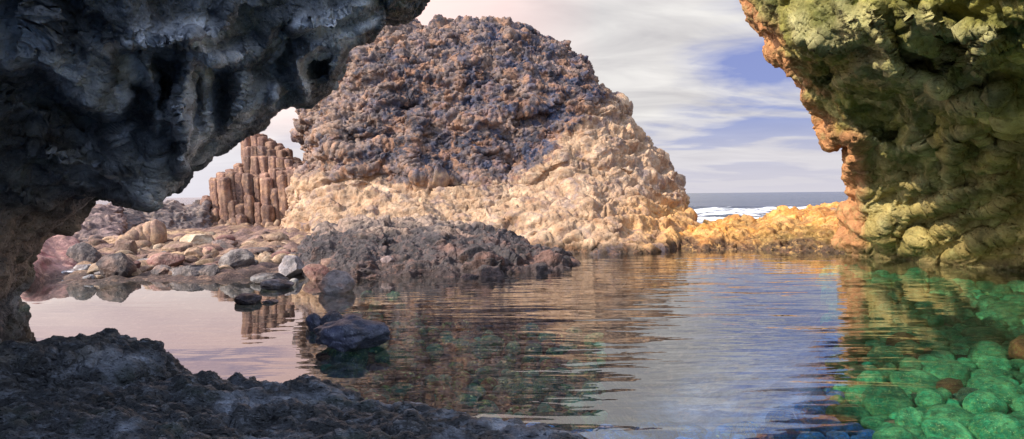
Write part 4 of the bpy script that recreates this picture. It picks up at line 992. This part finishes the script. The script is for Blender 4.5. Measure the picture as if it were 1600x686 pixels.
m, nt = new_mat('sea_water'); b = NB(nt)
tc = b.n('ShaderNodeTexCoord'); at = b.n('ShaderNodeAttribute', attribute_name='foam')
mp = b.n('ShaderNodeMapping'); mp.inputs['Scale'].default_value = (.5, 1.6, 1); b.l(tc.outputs['Object'], mp.inputs['Vector'])
n1 = b.noise(mp.outputs[0], .5, 8, .7); n2 = b.noise(mp.outputs[0], .05, 5, .6); nf = b.noise(tc.outputs['Object'], .30, 7, .72, 1.)
fm = b.math('ADD', b.math('MULTIPLY', at.outputs['Fac'], 1.), b.math('MULTIPLY_ADD', nf, 1.7, -.95))
fm = b.ramp(fm, [(.35, 0.), (.62, 1.)])
cap = b.ramp(b.noise(mp.outputs[0], .22, 8, .72), [(.66, 0.), (.72, .5)])
colr = b.ramp(n2, [(.3, (.035, .050, .075)), (.7, (.075, .09, .115))])
colr = b.mix(b.math('MAXIMUM', fm, cap), colr, (.80, .83, .85))
bs = b.n('ShaderNodeBsdfPrincipled'); b.l(colr, bs.inputs['Base Color']); b.l(b.ramp(fm, [(0., .18), (1., .8)]), bs.inputs['Roughness'])
bp = b.n('ShaderNodeBump'); bp.inputs['Distance'].default_value = .7; bp.inputs['Strength'].default_value = 1.; b.l(n1, bp.inputs['Height']); b.l(bp.outputs[0], bs.inputs['Normal'])
o = b.n('ShaderNodeOutputMaterial'); b.l(bs.outputs[0], o.inputs[0])
xs = np.concatenate([np.geomspace(-9000, -130, 20), np.arange(-120, 100, .8), np.geomspace(105, 9000, 22)])
ys = np.concatenate([np.arange(25.2, 110, .4), np.geomspace(111, 400, 60), np.geomspace(420, 12000, 20)])
X, Y = np.meshgrid(xs, ys); p = np.stack([X.ravel(), Y.ravel(), np.zeros(X.size)], 1).astype(F32)
n_ = fbm(p*np.array([.05, .12, 1], F32), 3, 200); fine = fbm(p*np.array([.25, .6, 1], F32), 4, 203, billow=True)
brk = np.maximum(ss(120, 85, p[:, 1])*ss(30, 36, p[:, 1])*ss(2, 12, p[:, 0])*ss(60, 45, p[:, 0]), ss(75, 60, p[:, 1])*ss(-16, -20, p[:, 0])*.9)
foam = np.clip(brk*(.41 + 1.2*n_ + .7*fine), 0, 1)
p[:, 2] = -.55 + .35*n_*ss(400, 100, p[:, 1]) + brk*(.45*fine + .8*np.maximum(0, n_))
i = np.arange(p.shape[0]).reshape(X.shape)
me = mesh_np('sea', p, quads=np.stack([i[:-1, :-1], i[:-1, 1:], i[1:, 1:], i[1:, :-1]], -1).reshape(-1, 4))
a_ = me.attributes.new('foam', 'FLOAT', 'POINT'); a_.data.foreach_set('value', foam.astype(F32))
obj('sea', me, m, label='grey-blue sea with white surf beyond the ridge', kind='structure')

# ------------------------------------------------------------------ 13 light, sky, camera
SUN = Vector((-.74, -.40, .54)).normalized()            # towards the sun
el = math.asin(SUN.z); az = math.atan2(SUN.x, SUN.y)
w = bpy.data.worlds.new('World'); bpy.context.scene.world = w; w.use_nodes = True; nt = w.node_tree; nt.nodes.clear(); b = NB(nt)
sky = b.n('ShaderNodeTexSky', sky_type='NISHITA', sun_disc=False, sun_elevation=el, sun_rotation=az, air_density=1., dust_density=1.2, ozone_density=2.)
tc = b.n('ShaderNodeTexCoord'); g = tc.outputs['Generated']; sep = b.n('ShaderNodeSeparateXYZ'); b.l(g, sep.inputs[0])
den = b.math('MAXIMUM', b.math('ADD', sep.outputs[2], .12), .05)
cb = b.n('ShaderNodeCombineXYZ'); b.l(b.math('DIVIDE', sep.outputs[0], den), cb.inputs[0]); b.l(b.math('DIVIDE', sep.outputs[1], den), cb.inputs[1])
mpc = b.n('ShaderNodeMapping'); mpc.inputs['Scale'].default_value = (.55, 1., 1); mpc.inputs['Location'].default_value = (3.1, 1.3, 0); mpc.inputs['Rotation'].default_value = (0, 0, math.radians(-14)); b.l(cb.outputs[0], mpc.inputs['Vector'])
nc = b.noise(mpc.outputs[0], .9, 8, .52, .5); nc2 = b.noise(mpc.outputs[0], 2.6, 5, .55, .6)
side = b.math('MULTIPLY', b.ramp(b.math('MULTIPLY_ADD', sep.outputs[0], .5, .5), [(.53, .16), (.69, 0.)]), 1.)
mask = b.ramp(b.math('ADD', b.math('ADD', nc, side), b.math('MULTIPLY_ADD', nc2, .16, -.08)), [(.425, 0.), (.515, .82), (.58, 1.)])
lowh = b.ramp(sep.outputs[2], [(.0, 1.), (.06, .6), (.12, 0.)])
mask = b.math('MAXIMUM', mask, lowh)
ccol = b.ramp(nc2, [(.3, (4.7, 4.55, 4.65)), (.7, (7.1, 6.9, 6.7))])
pink = b.math('MULTIPLY', b.ramp(b.math('MULTIPLY_ADD', sep.outputs[0], .5, .5), [(.42, 1.), (.57, 0.)]), b.ramp(sep.outputs[1], [(0., 0.), (.4, 1.)]))
hi = b.ramp(sep.outputs[2], [(.06, 0.), (.24, 1.)])
ccol = b.mix(b.math('MULTIPLY', pink, hi), ccol, (9.4, 6.5, 6.1))
ccol = b.mix(lowh, ccol, (5.4, 5.2, 5.7))
ccol = b.mix(b.ramp(sep.outputs[1], [(0., 1.), (.35, 0.)]), ccol, (5.2, 6.2, 8.2))
dt = b.n('ShaderNodeVectorMath', operation='DOT_PRODUCT'); b.l(g, dt.inputs[0]); dt.inputs[1].default_value = SUN
glow = b.math('MULTIPLY_ADD', b.math('POWER', b.math('MAXIMUM', b.math('MULTIPLY_ADD', dt.outputs['Value'], .7, .3), 0.), 2.), 1.9, 1.)
gv = b.n('ShaderNodeVectorMath', operation='SCALE'); b.l(ccol, gv.inputs[0]); b.l(glow, gv.inputs['Scale']); ccol = gv.outputs[0]
blue = b.mix(.8, sky.outputs[0], (2.0, 2.25, 4.9))
fin = b.mix(mask, blue, ccol)
bg = b.n('ShaderNodeBackground'); bg.inputs[1].default_value = .09; b.l(fin, bg.inputs[0])
o = b.n('ShaderNodeOutputWorld'); b.l(bg.outputs[0], o.inputs[0])
sl = bpy.data.lights.new('sun', 'SUN'); sl.energy = 4.7; sl.angle = math.radians(.6); sl.color = (1., .87, .72)
so = bpy.data.objects.new('sun', sl); C.objects.link(so); so.rotation_euler = (-SUN).to_track_quat('-Z', 'Y').to_euler(); so.location = SUN*50

cam = bpy.data.cameras.new('camera'); cam.sensor_width = 36; cam.lens = FPX*36/1600; cam.shift_y = (HY - 343)/1600; cam.clip_end = 30000; cam.clip_start = .05
cmo = bpy.data.objects.new('camera', cam); C.objects.link(cmo)
R = Matrix(((CR, SR, 0), (0, 0, -1), (-SR, CR, 0)))      # columns: right, up, back
cmo.matrix_world = Matrix.Translation((0, 0, CAMH)) @ R.to_4x4()
s = bpy.context.scene; s.camera = cmo
s.view_settings.view_transform = 'Standard'; s.view_settings.look = 'None'; s.view_settings.exposure = .52; s.view_settings.gamma = 1
s.render.engine = 'CYCLES'; c = s.cycles; c.max_bounces = 8; c.diffuse_bounces = 4; c.glossy_bounces = 4; c.transparent_max_bounces = 12; c.use_denoising = True; c.use_adaptive_sampling = True; c.sample_clamp_indirect = 8
print('done', time.time()-T0)
